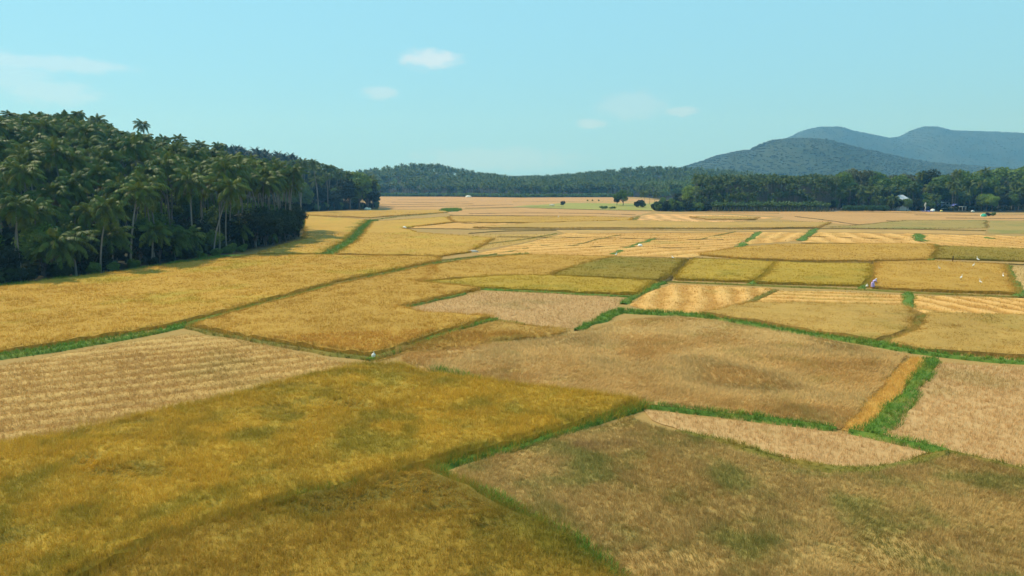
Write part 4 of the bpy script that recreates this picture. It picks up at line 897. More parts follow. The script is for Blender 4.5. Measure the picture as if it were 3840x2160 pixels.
# mixed wood on the right
mixed = [(2112, 372, 1.15, 'g'), (2135, 378, 1.25, 'o'), (2160, 380, 1.35, 'o'), (2185, 378, 1.3, 'o'), (2205, 374, 1.15, 'g'), (2220, 368, .95, 'g'), (2245, 380, 1.15, 'o'), (2262, 372, 1.05, 'd'), (2285, 384, 1.2, 'o'), (2310, 380, 1.05, 'g'),
         (2345, 378, 1.3, 'd'), (2362, 370, 1.05, 'd'), (2330, 372, .85, 'o'), (2385, 384, 1.2, 'o'), (2410, 380, 1.2, 'g'), (2432, 376, 1.15, 'g'), (2452, 384, 1.25, 'g'), (2480, 378, 1.2, 'd'), (2505, 384, 1.3, 'g'), (2530, 380, 1.25, 'o'), (2558, 376, 1.3, 'g'), (2590, 380, 1.35, 'g'), (2620, 376, 1.2, 'd'),
         (2482, 352, .62, 'b'), (2470, 356, .55, 'g'), (2496, 348, .55, 'b'), (2525, 352, .55, 'd'), (2552, 352, .6, 'd'), (2575, 350, .65, 'd'), (2600, 352, .7, 'd'),
         (2262, 354, .42, 'd'), (2282, 351, .46, 'd'), (2306, 351, .45, 'd'), (2326, 353, .42, 'd'), (2252, 356, .36, 'g'), (2346, 355, .30, 'd'), (2228, 362, .7, 'd'), (2330, 366, .6, 'd'), (2372, 374, .7, 'd'), (2395, 372, .75, 'd'), (2440, 372, .7, 'd'), (2100, 360, .42, 'd'), (2092, 356, .36, 'd')]
mixed = [(a, b, c_, 'g' if k_ == 'd' and i_ % 2 else k_) for i_, (a, b, c_, k_) in enumerate(mixed)]; mixed.sort(); word = {'d': 'dark', 'g': 'green', 'o': 'dull olive', 'b': 'bright green'}
cnt = {}
for i, (fx, d_, s_, k_) in enumerate(mixed):
    s_ = s_ * (1.2 if s_ > .9 else 1.05)
    w_ = ('tall ' if s_ > .9 else 'low ' if s_ < .5 else 'middling ') + word[k_]; j = cnt.get(w_, 0); cnt[w_] = j + 1
    leafy(BIG[k_][i % 2], fx_at(fx, d_), d_, s_, f"{w_} broadleaf tree in the right hand wood, {ordn(j)} such from left", 'tree', 'broadleaf trees of the right hand wood', z=0)
cn = [(2172, 358, 8.5), (2190, 362, 10), (2210, 356, 6), (2232, 357, 5), (2245, 354, 6), (2284, 366, 11), (2300, 372, 13), (2350, 358, 6.5), (2358, 364, 12), (2394, 360, 13.5), (2400, 357, 10.5), (2408, 366, 19), (2428, 356, 7.5), (2440, 362, 11.5), (2424, 366, 13), (2468, 368, 13.5), (2512, 358, 11), (2530, 362, 13), (2545, 356, 8.5), (2562, 360, 10), (2580, 358, 12), (2610, 362, 12), (2108, 358, 9), (2318, 378, 18), (2478, 380, 19.5), (2100, 368, 12)]
cn.sort()
for i, (fx, d_, h_) in enumerate(cn): coconut(fx_at(fx, d_), d_, h_, f"coconut palm in the right hand wood, {ordn(i)} from the left", 'coconut palms of the right hand wood', z=0, crown=1.0)

# ------------------------------------------------------------------ far woods: one mass each
def tri_palm(seed):
    rng = np.random.default_rng(seed); mb = MB(); h = 10
    for i in range(13):
        az = i * 2.4 + rng.uniform(-.3, .3); el = math.radians(75 - 105 * i / 12); t_ = np.linspace(0, 1, 4); ang = el - 1.1 * t_; st = 4.2 / 3
        r = np.cumsum(np.r_[0, np.cos(ang[:-1]) * st]); z = h + np.cumsum(np.r_[0, np.sin(ang[:-1]) * st]); w_ = np.array([.15, .75, .65, .1]); s_ = np.array([-math.sin(az), math.cos(az)])
        P = np.column_stack([r * math.cos(az), r * math.sin(az), z]); O = np.column_stack([s_[0] * w_, s_[1] * w_, -.5 * w_]); O2 = O * np.array([-1, -1, 1])
        n = 4; mb.add(np.concatenate([P, P + O, P + O2]), quads([(k, k + 1, n + k + 1, n + k) for k in range(3)] + [(k, 2 * n + k, 2 * n + k + 1, k + 1) for k in range(3)]), 0, rnd=rng.uniform(.1, .9))
    tube(mb, [(0, 0, -.5), (.3, .1, 5), (0, .2, h)], [.22, .16, .12], 4, 1, cap=False); return mb
def tri_leafy(seed, h=11, wdt=9, n=150, size=.95):
    c, t_ = tree_variant(seed, h=h, wdt=wdt, n=n, size=size, trunk_h=.12, ncl=12); return c
def tri_areca(seed):
    rng = np.random.default_rng(seed); mb = MB(); h = 13
    for i in range(8):
        az = i * 2.4; el = math.radians(75 - 70 * i / 7); t_ = np.linspace(0, 1, 3); ang = el - 1.3 * t_; r = np.cumsum(np.r_[0, np.cos(ang[:-1]) * 1.1]); z = h + np.cumsum(np.r_[0, np.sin(ang[:-1]) * 1.1]); w_ = np.array([.15, .5, .1])
        s_ = np.array([-math.sin(az), math.cos(az)]); P = np.column_stack([r * math.cos(az), r * math.sin(az), z]); O = np.column_stack([s_[0] * w_, s_[1] * w_, -.2 * w_])
        mb.add(np.concatenate([P - O, P + O]), quads([(0, 1, 4, 3), (1, 2, 5, 4)]), 0, rnd=rng.uniform(.1, .9))
    tube(mb, [(0, 0, -.5), (0, 0, h)], [.10, .07], 4, 1, cap=False); return mb
def mass(name, variants, pts, label, cat, mats, smin=.8, smax=1.2):
    """a far-off wood built as one mesh from many small trees"""
    mb = MB(); pts = np.asarray(pts); pick = RNG.integers(0, len(variants), len(pts))
    for vi, v in enumerate(variants):
        V, T = v.arrays(); M_ = np.concatenate(v.M); R_ = np.concatenate(v.A['rnd']) if 'rnd' in v.A else np.full(len(V), .5); Q = pts[pick == vi]
        if len(Q) == 0: continue
        n = len(Q); a = RNG.random(n) * 2 * PI; s = RNG.uniform(smin, smax, n) * (Q[:, 3] if Q.shape[1] > 3 else 1); ca, sa = np.cos(a) * s, np.sin(a) * s
        X_ = V[None, :, 0] * ca[:, None] - V[None, :, 1] * sa[:, None] + Q[:, 0, None]; Y_ = V[None, :, 0] * sa[:, None] + V[None, :, 1] * ca[:, None] + Q[:, 1, None]; Z_ = V[None, :, 2] * s[:, None] + Q[:, 2, None]
        T2 = (T[None] + (np.arange(n) * len(V))[:, None, None]).reshape(-1, 3); rr = np.clip(R_[None] * .55 + RNG.random(n)[:, None] * .4, 0, .92).ravel()
        nn = mb.n; mb.V.append(np.stack([X_, Y_, Z_], -1).reshape(-1, 3)); mb.T.append(T2 + nn); mb.M.append(np.tile(M_, n).astype(np.int32)); mb.A.setdefault('rnd', []).append(rr); mb.n += n * len(V)
    return tag(mb.build(name, mats), label, cat, None, 'stuff')
q_ = np.array([(a, b, c_ + h_ - 11, 1.0) for a, b, c_, h_ in GROVE_BACK[1]])
mass('grove_back_palms', GROVE_BACK[0], q_, 'crowns of the deeper palms crowding the upper slope of the left grove', 'palm wood', [M_palm, M_bark], .85, 1.05)
TP = [tri_palm(900 + i) for i in range(4)]; TL = [tri_leafy(920 + i) for i in range(4)]; TA = [tri_areca(940 + i) for i in range(3)]
def wood_pts(n, x0, x1, y0, y1, cond=None):
    x = RNG.uniform(x0, x1, n); y = RNG.uniform(y0, y1, n); ok = inside(x, y, WOOD) & (np.abs(x) < y * .74 + 20); d = seg_dist(x, y, EDGE); ok &= d > 3
    if cond is not None: ok &= cond(x, y, d)
    x, y = x[ok], y[ok]; return np.column_stack([x, y, H(x, y)])
far = wood_pts(5200, -420, 330, 640, 1150, lambda x, y, d: (d < 260))
near_edge = wood_pts(2600, -190, 175, 690, 860, lambda x, y, d: d < 14)
mass('far_palm_wood', TP, np.vstack([far, near_edge]), 'hazy coconut palm wood covering the low hills at the end of the valley', 'palm wood', [M_palm, M_bark])
far = wood_pts(1500, -420, 330, 640, 1180, lambda x, y, d: d < 290)
mass('far_broadleaf_wood', TL, far, 'hazy broadleaf crowns scattered through the far palm wood', 'wood', [M_leafg, M_wood], .7, 1.25)
lf = wood_pts(2600, -330, -85, 390, 720, lambda x, y, d: d > 40)
mass('left_hill_wood', TP + TL, lf, 'hazy wooded slope rising behind the second grove', 'wood', [M_leafd, M_bark])
rb = wood_pts(5200, 60, 620, 386, 800, lambda x, y, d: (d > 22) & ~((x > 60) & (x < fx_at(2110, 1) * y) & (y < 428)))
mass('right_back_wood', TP + TL + TL, rb, 'mixed wood stretching back behind the areca palms and the right hand trees', 'wood', [M_leafg, M_bark], .75, 1.15)
x = RNG.uniform(0, 1, 900); y = RNG.uniform(AREC_Y, 432, 900); xa = fx_at(1748, 1) * y; xb = fx_at(2108, 1) * y
mass('areca_plantation', TA, np.column_stack([xa + (xb - xa) * x, y, np.zeros(900)]), 'deep rear part of the areca plantation behind its front rows', 'areca plantation', [M_areca, M_bark], .95, 1.2)
un = wood_pts(2400, -150, 460, 352, 420, lambda x, y, d: (d > 14) & (x > 60))
sb = MB(); rng = np.random.default_rng(77); sbv = [leaf_cloud(rng, 90, .45, np.array([[0, 0, .9], [.9, .3, .7], [-.8, .2, .8], [.1, -.8, .7]]), np.array([1.0, .8, .9, .8])) for _ in range(3)]
mass('undergrowth', sbv, un, 'dark undergrowth on the ground inside the right hand wood', 'undergrowth', [M_leafd], .8, 1.6)
un = wood_pts(3000, -200, -45, 60, 260, lambda x, y, d: d > 3); un2 = wood_pts(1500, -200, -60, 260, 430, lambda x, y, d: d > 3)
mass('undergrowth', sbv, np.vstack([un, un2]), 'dark undergrowth on the ground inside the left groves', 'undergrowth', [M_leafd], .8, 1.5)
fe = np.array(at(940, 494)); fe2 = [at(1150, 495), at(1300, 497), at(1560, 496)]
ln_ = [tuple(fe)] + fe2; pp = []
for a, b in zip(ln_[:-1], ln_[1:]):
    for f in np.arange(0, 1, .006): pp.append((a[0] + (b[0] - a[0]) * f + RNG.normal(0, 1), a[1] + (b[1] - a[1]) * f + RNG.uniform(1, 7), 0))
mass('far_scrub', sbv, pp, 'strip of scrub along the foot of the far palm wood', 'scrub', [M_leafg], 1.2, 2.4)

# ------------------------------------------------------------------ the mountains
M_hill, t = new_mat('wooded_hillside'); n1 = noise_n(t, .012, 6); n2 = noise_n(t, .09, 5)
c = mix_n(t, ramp_n(t, n1, .35, .65), (.034, .054, .022), (.058, .072, .030)); c = mix_n(t, math_n(t, 'MULTIPLY', n2, .5), c, (.026, .044, .018)); finish(M_hill, t, c, .9, bump=(n2, .4, 4.0), spec=.1)
def hill(name, label, D, sky_pts, depth_w, rough, base=0.0, step=14, tilt=0.0):
    xs_f = np.array([p[0] for p in sky_pts]); zz = []
    for fx, fy in sky_pts: r_ = ray(fx, fy); zz.append(CAMH + r_[2] / r_[1] * D)
    wx = np.array([ray(fx, 520)[0] / ray(fx, 520)[1] * D for fx in xs_f])
    x = np.arange(wx[0], wx[-1], step); y = np.arange(D - depth_w, D + depth_w * .8, step); X_, Y_ = np.meshgrid(x, y)
    ridge = np.interp(X_ * (D / np.clip(Y_, D * .6, None)) ** tilt, wx, zz)
    v = (Y_ - D) / depth_w; pr = np.where(v < 0, np.cos(np.clip(v, -1, 0) * PI / 2) ** 1.2, 1 - (v / .8) ** 2 * .8)
    Z_ = ridge * pr; amp = np.clip(Z_ / max(zz), 0, 1)
    Z_ = Z_ + amp * rough * ((fbm(X_ / 260, Y_ / 260, 4, 5) - .5) * 1.6) * np.clip(-v * 3, 0, 1) + (fbm(X_ / 22, Y_ / 22, 8, 3) - .5) * 3.5
    Z_ = np.maximum(Z_, -.5); h_, w_ = X_.shape
    q = [(j * w_ + i, j * w_ + i + 1, (j + 1) * w_ + i + 1, (j + 1) * w_ + i) for j in range(h_ - 1) for i in range(w_ - 1)]
    mb = MB(); mb.add(np.stack([X_, Y_, Z_], -1).reshape(-1, 3), quads(q)); o = mb.build(name, M_hill, smooth=True); tag(o, label, 'hill', None, 'structure')
    return X_, Y_, Z_
Vi, Ti = ico(1); M_hillleaf = leaf_mat('hill_leaves', (0.04, 0.058, 0.024), (0.066, 0.078, 0.032), 0, .6, .05)
def canopy(name, label, grid, n, s0, s1, mat):
    X_, Y_, Z_ = grid; h_, w_ = X_.shape; i = RNG.integers(0, h_, n); j = RNG.integers(0, w_, n); x = X_[i, j] + RNG.uniform(-8, 8, n); y = Y_[i, j] + RNG.uniform(-8, 8, n); z = Z_[i, j]
    ok = (z > 6) & (np.abs(x) < y * .74 + 40); x, y, z = x[ok], y[ok], z[ok]
    vs = []
    for k in range(5):
        rng = np.random.default_rng(50 + k); m_ = MB(); m_.add(Vi * (1 + .55 * (fbm(Vi[:, 0] * 2.2 + k * 9, Vi[:, 1] * 2.2 + Vi[:, 2] * 1.7, k) - .5))[:, None] * np.array([1, 1, .55]) + [0, 0, -.05], Ti, 0, rnd=rng.random()); vs.append(m_)
    return mass(name, vs, np.column_stack([x, y, z, RNG.uniform(s0, s1, len(x))]), label, 'hill forest', [mat])
g1 = hill('near_hill', 'nearer rounded wooded hill on the right', 2100, [(1640, 442), (1715, 421), (1770, 405), (1800, 393), (1850, 382), (1885, 377), (1905, 364), (1940, 353), (2000, 349), (2050, 351), (2100, 361), (2150, 375), (2200, 385), (2250, 397), (2330, 410), (2420, 418), (2520, 425), (2650, 440)], 740, 30, tilt=.8)
canopy('near_hill_forest', 'tree crowns covering the nearer rounded hill', g1, 30000, 1.5, 3.6, M_hillleaf)
g2 = hill('far_hill', 'taller blue wooded hill range behind on the right', 3600, [(1780, 440), (1850, 400), (1920, 365), (1975, 347), (2005, 331), (2040, 322), (2080, 323), (2110, 330), (2160, 338), (2215, 349), (2250, 345), (2275, 331), (2300, 320), (2330, 321), (2365, 329), (2430, 332), (2500, 334), (2576, 336), (2680, 345), (2850, 380)], 900, 40, step=22, tilt=.6)
canopy('far_hill_forest', 'tree crowns covering the taller blue hill range', g2, 22000, 2.0, 4.2, M_hillleaf)
g3 = hill('low_far_ridge', 'low blue ridge in the gap at the end of the valley', 2600, [(1050, 442), (1180, 444), (1250, 447), (1300, 442), (1400, 444), (1520, 430), (1600, 436), (1760, 440)], 300, 8, step=20)

# ------------------------------------------------------------------ small things in the fields
M_white = plain('white_cloth', (.84, .78, .66), .8, .08, 3)
M_yell = plain('yellow_tarpaulin', (.75, .60, .18), .6, .1, 2)
M_blue = plain('blue_tarpaulin', (.16, .20, .55), .6, .15, 2)
M_teal = plain('green_tarpaulin', (.03, .35, .22), .6, .15, 2)
M_black = plain('charred_wood', (.02, .018, .015), .9, .2, 6)
M_beak = plain('yellow_beak', (.70, .48, .10), .5, .1, 8)
M_legs = plain('dark_bird_legs', (.06, .06, .05), .6, .1, 8)
M_feather = plain('white_feathers', (.85, .85, .82), .8, .04, 8)
def lump(seed, sx, sy, sz, amp=.25, f=1.6, sink=.15, sub=4):
    V, T = ico(sub); n = fbm(V[:, 0] * f + seed * 3.1, V[:, 1] * f + V[:, 2] * f * .8 + seed, seed, 4)
    fold = .05 * np.sin(np.arctan2(V[:, 1], V[:, 0]) * 9 + seed) * (1 - np.abs(V[:, 2]))
    V = V * (1 + amp * (n - .5) * 2 + fold)[:, None] * np.array([sx, sy, sz]); V[:, 2] = np.maximum(V[:, 2] + sz * (1 - 2 * sink) * .5, -.03); mb = MB(); mb.add(V, T); return mb
# the white sack on the bank corner: a tied bag with a gathered neck
sx_, sy_ = at(940, 903); e = empty('grain_sack', (sx_, sy_, .16), .5, .62, label='white grain sack lying at the corner where three grassy banks meet', cat='sack')
mb = lump(3, .26, .23, .34, .10, 1.8, .12); link('bag', mb.mesh('bag', M_white, True), e)
mb = MB(); tube(mb, [(0, 0, .48), (.03, 0, .54), (.07, .01, .62)], [.07, .04, .09], 10); link('tied_neck', mb.mesh('tied_neck', M_white, True), e)
x, y = at(2181, 723); e = empty('grain_sack', (x, y, .1), 0, .7, label='small white sack on the bank at the feet of the person in purple', cat='sack'); link('bag', lump(4, .24, .2, .28, .1).mesh('bag', M_white, True), e)
mb = MB(); tube(mb, [(0, 0, .38), (.02, 0, .44), (.05, .01, .5)], [.06, .035, .08], 10); link('tied_neck', mb.mesh('tied_neck', M_white, True), e)
def heap(fx, fy, sx, sy, sz, mat, name, label, cat, seed, amp=.25, group=None):
    x, y = at(fx, fy); o = lump(seed, sx, sy, sz, amp).build(name, mat, smooth=True, loc=(x, y, 0)); return tag(o, label, cat, group)
heap(1925, 528, 1.4, 1.2, 1.05, M_white, 'covered_heap', 'big white sheet covered heap in front of the banana plants', 'covered heap', 5, .3)
heap(922, 527.5, 1.2, 1.0, .85, M_white, 'covered_heap', 'white sheet covered heap at the foot of the second grove', 'covered heap', 6, .28)
heap(930, 527.3, .8, .7, .7, M_white, 'covered_heap', 'smaller white heap leaning right of the one by the second grove', 'covered heap', 16, .28)
heap(2042, 526, 1.6, 1.1, .7, M_yell, 'covered_heap', 'low yellow tarpaulin heap right of the white heap by the plantation', 'covered heap', 7, .3)
heap(2184, 530, .9, .7, .7, M_yell, 'covered_heap', 'bright yellow tarpaulin heap in front of the long round hedge', 'covered heap', 8, .35)
for i, (fx, fy, s_) in enumerate(((2116, 527.5, .7), (2140, 528, .6), (2162, 528, .55), (2208, 528.5, .7), (2233, 529, .9), (2224, 529.5, .6), (2288, 530, .5))): heap(fx, fy, s_, s_ * .7, s_ * .55, M_white if i % 2 == 0 else M_bare, 'stuffed_sack', f"pale sack lying on the field edge near the long hedge, {ordn(i)} from the left", 'sack', 20 + i, .3, 'pale sacks along the field edge')
def sheet(fx0, fx1, fy, dp, mat, name, label, cat, z=.12, amp=.10):
    x0, y = at(fx0, fy); x1, _ = at(fx1, fy); nx_, ny_ = 26, 10; X_, Y_ = np.meshgrid(np.linspace(x0, x1, nx_), np.linspace(y, y + dp, ny_)); Z_ = z + amp * (fbm(X_ * 1.2, Y_ * 1.2, 5) - .5) * 2
    V = np.stack([X_, Y_, Z_], -1).reshape(-1, 3); q = [(j * nx_ + i, j * nx_ + i + 1, (j + 1) * nx_ + i + 1, (j + 1) * nx_ + i) for j in range(ny_ - 1) for i in range(nx_ - 1)]
    V2 = V.copy(); V2[:, 2] -= .05; mb = MB(); mb.add(V, quads(q)); mb.add(V2, quads(q)[:, ::-1]); return tag(mb.build(name, mat, smooth=True), label, cat)
M_pale = plain('pale_sheet', (.62, .54, .42), .8, .15, 1)
sheet(1997, 2032, 526.3, 3, M_pale, 'drying_sheet', 'long pale sheet spread left of the low yellow heap', 'sheet')
sheet(2053, 2098, 526.8, 3, M_pale, 'drying_sheet', 'pale sheet spread right of the low yellow heap', 'sheet')
sheet(2329, 2352, 532.6, 5, M_blue, 'tarpaulin_sheet', 'blue tarpaulin spread on the field edge below the white post', 'tarpaulin', .25, .3)
heap(2346, 531.5, 1.0, .8, .9, M_white, 'stuffed_sack', 'white bundle on the blue tarpaulin', 'sack', 30, .3)
heap(2368, 532, .6, .5, .5, M_yell, 'covered_heap', 'tiny yellow bundle right of the blue tarpaulin', 'bundle', 31, .3)
heap(1186, 634, 1.3, .35, .3, M_pale, 'straw_bundle', 'pale flat bundle lying on the bank left of centre', 'bundle', 33, .25)
heap(1017, 575, .6, .5, .5, M_white, 'stuffed_sack', 'small white sack at the tip of the narrow harvested wedge', 'sack', 34, .25)
heap(1330, 495.6, 2.6, 1.6, 1.2, M_white, 'covered_heap', 'tiny white heap under the far palm wood right of centre', 'covered heap', 35, .3)
heap(1178, 496, 3.2, 1.6, 1.3, M_white, 'covered_heap', 'tiny white heap under the far palm wood left of centre', 'covered heap', 36, .3)
heap(1388, 517, 1.6, 1.0, .7, M_pale, 'straw_bundle', 'pale straw heap beside the small dark bush in the far meadow', 'straw heap', 37, .3)
heap(1610, 620, .5, .4, .4, M_white, 'stuffed_sack', 'small white sack on the green bank through the central straw rows', 'sack', 38, .3)
# the white post with a cross bar and rags by the wood
x, y = at(2327, 532.5); e = empty('signal_post', (x, y, 0), .2, 1.0, label='tall white post hung with pale rags beside the blue tarpaulin', cat='post')
mb = MB(); tube(mb, [(0, 0, -.2), (.05, 0, 2.2), (.02, 0, 4.4)], [.12, .1, .08], 8); link('pole', mb.mesh('pole', M_white, True), e)
mb = MB(); tube(mb, [(-.7, 0, 3.7), (0, 0.02, 3.8), (.6, 0, 3.75)], [.06, .06, .05], 7); link('cross_bar', mb.mesh('cross_bar', M_white, True), e)
for k, (u, zz, ln) in enumerate(((-.4, 3.65, 1.3), (.3, 2.4, .9), (.1, 1.2, .8))):
    mb = MB(); g = [(u + .32 * (a - .5) + .05 * math.sin(b * 7 + k), .13 + .06 * math.sin(a * 9 + b * 4), zz - ln * b) for b in np.linspace(0, 1, 6) for a in np.linspace(0, 1, 5)]; q = quads([(j * 5 + i, j * 5 + i + 1, j * 5 + i + 6, j * 5 + i + 5) for j in range(5) for i in range(4)]); V = np.array(g); n_ = len(V)
    mb.add(np.vstack([V, V + [0, .03, 0]]), np.vstack([q, q[:, ::-1] + n_])); link('rag', mb.mesh('rag', M_white, True), e)
# the black post in the paddy
x, y = at(2396, 663); e = empty('burnt_post', (x, y, 0), 0, 1, label='thin black post standing on the bank before the dark olive paddy', cat='post')
mb = MB(); tube(mb, [(0, 0, -.2), (.01, 0, .6), (.03, 0, 1.25), (.0, 0, 1.3)], [.06, .065, .055, .02], 8); mb2 = mb; link('stake', mb2.mesh('stake', M_black, True), e)
# egrets
def egret(seed, pose):
    rng = np.random.default_rng(seed); b = MB(); up = pose
    tube(b, [(-.34, 0, .36), (-.26, 0, .40), (-.12, 0, .46), (.04, 0, .52), (.14, 0, .56), (.18, 0, .62), (.14, 0, .72), (.12, 0, .80 + up * .06), (.17, 0, .88 + up * .14), (.22, 0, .90 + up * .16), (.27, 0, .885 + up * .16)], [.015, .05, .105, .11, .075, .045, .034, .03, .036, .034, .012], 10)
    w_ = []
    for s in (-1, 1):
        m_ = MB(); tube(m_, [(-.36, s * .05, .36), (-.2, s * .095, .43), (0, s * .105, .5), (.1, s * .07, .54)], [.01, .055, .06, .02], 8, squash=.5); w_.append(m_)
    k = MB(); tube(k, [(.255, 0, .89 + up * .16), (.33, 0, .875 + up * .16), (.40, 0, .86 + up * .16)], [.018, .011, .003], 6)
    legs = []
    for s, f in ((-1, .06), (1, -.05)):
        m_ = MB(); tube(m_, [(-.04, s * .04, .44), (-.03 + f * .3, s * .04, .25), (-.02 + f, s * .04, .02), (.05 + f, s * .04, .005)], [.018, .012, .01, .006], 6); legs.append(m_)
    return (b.mesh('body', M_feather, True), [m_.mesh('wing', M_feather, True) for m_ in w_], k.mesh('beak', M_beak, True), [m_.mesh('leg', M_legs, True) for m_ in legs])
EG = [egret(1, 1.0), egret(2, .2)]
for i, (fx, fy, sc, rz, z_, lab) in enumerate(((1550, 647, 1.25, .4, .15, 'white egret standing upright at the near end of the green bank in the central straw'), (1692, 656, 1.2, 2.6, .2, 'white egret at the top right corner of the olive yellow paddy'), (2459, 662, 1.3, 2.2, .25, 'white egret on the bank right of the black post'),
        (2448, 680, 1.05, .3, .5, 'white egret in the gold paddy just below the one by the black post'), (2362, 688, 1.0, 2.9, .5, 'white egret on the thin line across the egret paddy'), (2417, 713, 1.15, .5, .5, 'white egret in the middle of the orange gold paddy'),
        (2465, 724, .95, 2.0, .5, 'white egret low in the orange gold paddy, nearest to the camera'), (1405, 551, 1.6, 1.0, .4, 'far white egret alone in the gold band of the middle distance'), (2522, 707, 1.0, 1.2, .45, 'pale egret at the right end of the orange gold paddy'))):
    x, y = at(fx, fy); e = empty('egret', (x, y, z_), rz, sc * .64, label=lab, cat='bird', group='white egrets in the paddies'); b, w_, k, lg = EG[i % 2]
    link('body', b, e); [link('wing', m_, e) for m_ in w_]; link('beak', k, e); [link('leg', m_, e) for m_ in lg]

# ------------------------------------------------------------------ the person in purple, stooping over the rice
M_skin = plain('brown_skin', (.20, .11, .065), .55, .1, 9)
m_, t = new_mat('lilac_patterned_cotton'); n1 = noise_n(t, 14, 3, N(t, 'ShaderNodeTexCoord').outputs['Object']); c = mix_n(t, ramp_n(t, n1, .48, .56), (.26, .17, .50), (.66, .60, .74)); M_lilac = finish(m_, t, c, .85)
M_hair = plain('black_hair', (.015, .012, .01), .5, .2, 9)
M_scarf = plain('white_headcloth', (.72, .70, .68), .8, .1, 6)
def skinned(name, nodes, edges, mat, parent, sub=2, root=0):
    me = bpy.data.meshes.new(name); me.from_pydata([n[:3] for n in nodes], edges, []); o = bpy.data.objects.new(name, me); COL.objects.link(o)
    sk = o.modifiers.new('skin', 'SKIN'); sk.use_smooth_shade = True; sb_ = o.modifiers.new('sub', 'SUBSURF'); sb_.levels = sub; sb_.render_levels = sub
    for i, n in enumerate(nodes):
        r = n[3]; me.skin_vertices[0].data[i].radius = (r, r) if not isinstance(r, tuple) else r
        me.skin_vertices[0].data[i].use_root = (i == root)
    dg = bpy.context.evaluated_depsgraph_get(); m2 = bpy.data.meshes.new_from_object(o.evaluated_get(dg)); bpy.data.objects.remove(o); m2.materials.clear(); m2.materials.append(mat); m2.name = name
    return link(name, m2, parent)
px_, py_ = at(2195, 726)
per = empty('person', (px_, py_, .02), .35, .88, label='person in lilac patterned clothes and pale headcloth stooping over the ripe rice', cat='person')
nd = [(0, 0, .86, .13), (.16, 0, 1.02, .135), (.34, 0, 1.16, .14), (.43, 0, 1.21, .07), (.50, 0, 1.25, .06), (.57, 0, 1.28, .095), (.64, 0, 1.26, .085)]
ed = [(0, 1), (1, 2), (2, 3), (3, 4), (4, 5), (5, 6)]
for s in (-1, 1):
    k = len(nd); nd += [(-.02, s * .10, .80, .10), (.05, s * .11, .46, .065), (-.04, s * .11, .10, .042), (-.03, s * .115, .05, .04), (.11, s * .13, .03, .03)]; ed += [(0, k), (k, k + 1), (k + 1, k + 2), (k + 2, k + 3), (k + 3, k + 4)]
    k = len(nd); nd += [(.36, s * .17, 1.14, .06), (.47, s * .22, .92, .043), (.60, s * .13, .74, .032), (.64, s * .11, .68, .035)]; ed += [(2, k), (k, k + 1), (k + 1, k + 2), (k + 2, k + 3)]
    palm = k + 3
    for j, (dy, dx, ln) in enumerate(((-.028, .012, .068), (-.010, .018, .076), (.010, .016, .071), (.028, .010, .056))):
        q = len(nd); nd += [(.655 + dx, s * .11 + dy, .645, .010), (.672 + dx, s * .11 + dy, .645 - ln * .5, .009), (.662 + dx, s * .11 + dy, .645 - ln, .008)]; ed += [(palm, q), (q, q + 1), (q + 1, q + 2)]
    q = len(nd); nd += [(.63, s * .075, .665, .011), (.655, s * .06, .635, .009)]; ed += [(palm, q), (q, q + 1)]
skinned('body', nd, ed, M_skin, per)
cd = [(-.02, 0, .83, .165), (.16, 0, 1.02, .165), (.35, 0, 1.16, .165), (.41, 0, 1.20, .10)]; ce = [(0, 1), (1, 2), (2, 3)]
for s in (-1, 1):
    k = len(cd); cd += [(.365, s * .19, 1.13, .085), (.44, s * .225, .98, .07)]; ce += [(2, k), (k, k + 1)]
skinned('blouse', cd, ce, M_lilac, per)
mb = MB(); tube(mb, [(-.03, 0, .90), (-.02, 0, .78), (0, 0, .55), (0, 0, .30), (-.01, 0, .22)], [.17, .215, .23, .245, .25], 18); V = mb.V[0]; V[:, :2] += (.018 * np.sin(np.arctan2(V[:, 1], V[:, 0]) * 8))[:, None] * V[:, :2] * 4; link('skirt', mb.mesh('skirt', M_lilac, True), per)
mb = MB(); V, T = ico(3); keep = V.copy(); V = V * np.array([.125, .118, .125]) * (1 + .06 * (fbm(V[:, 0] * 3, V[:, 1] * 3 + V[:, 2], 3) - .5))[:, None]; V[:, 2] = np.maximum(V[:, 2], -.015); mb.add(V + np.array([.565, 0, 1.305]), T)
tube(mb, [(.47, 0, 1.30), (.42, .02, 1.22), (.36, .03, 1.27)], [.05, .035, .02], 8); link('headcloth', mb.mesh('headcloth', M_scarf, True), per)
mb = MB(); V, T = ico(2); mb.add(V * np.array([.05, .075, .06]) + np.array([.475, 0, 1.27]), T); link('hair', mb.mesh('hair', M_hair, True), per)
for s in (-1, 1): mb = MB(); V, T = ico(1); mb.add(V * .013 + np.array([.715, s * .032, 1.275]), T); link('eye', mb.mesh('eye', M_hair, True), per)
mb = MB(); tube(mb, [(.72, 0, 1.285), (.745, 0, 1.262), (.725, 0, 1.245)], [.008, .018, .012], 6); link('nose', mb.mesh('nose', M_skin, True), per)
mb = MB(); tube(mb, [(.718, -.025, 1.222), (.727, 0, 1.22), (.718, .025, 1.222)], [.004, .008, .004], 6); link('mouth', mb.mesh('mouth', plain('lips', (.16, .06, .05), .6), True), per)

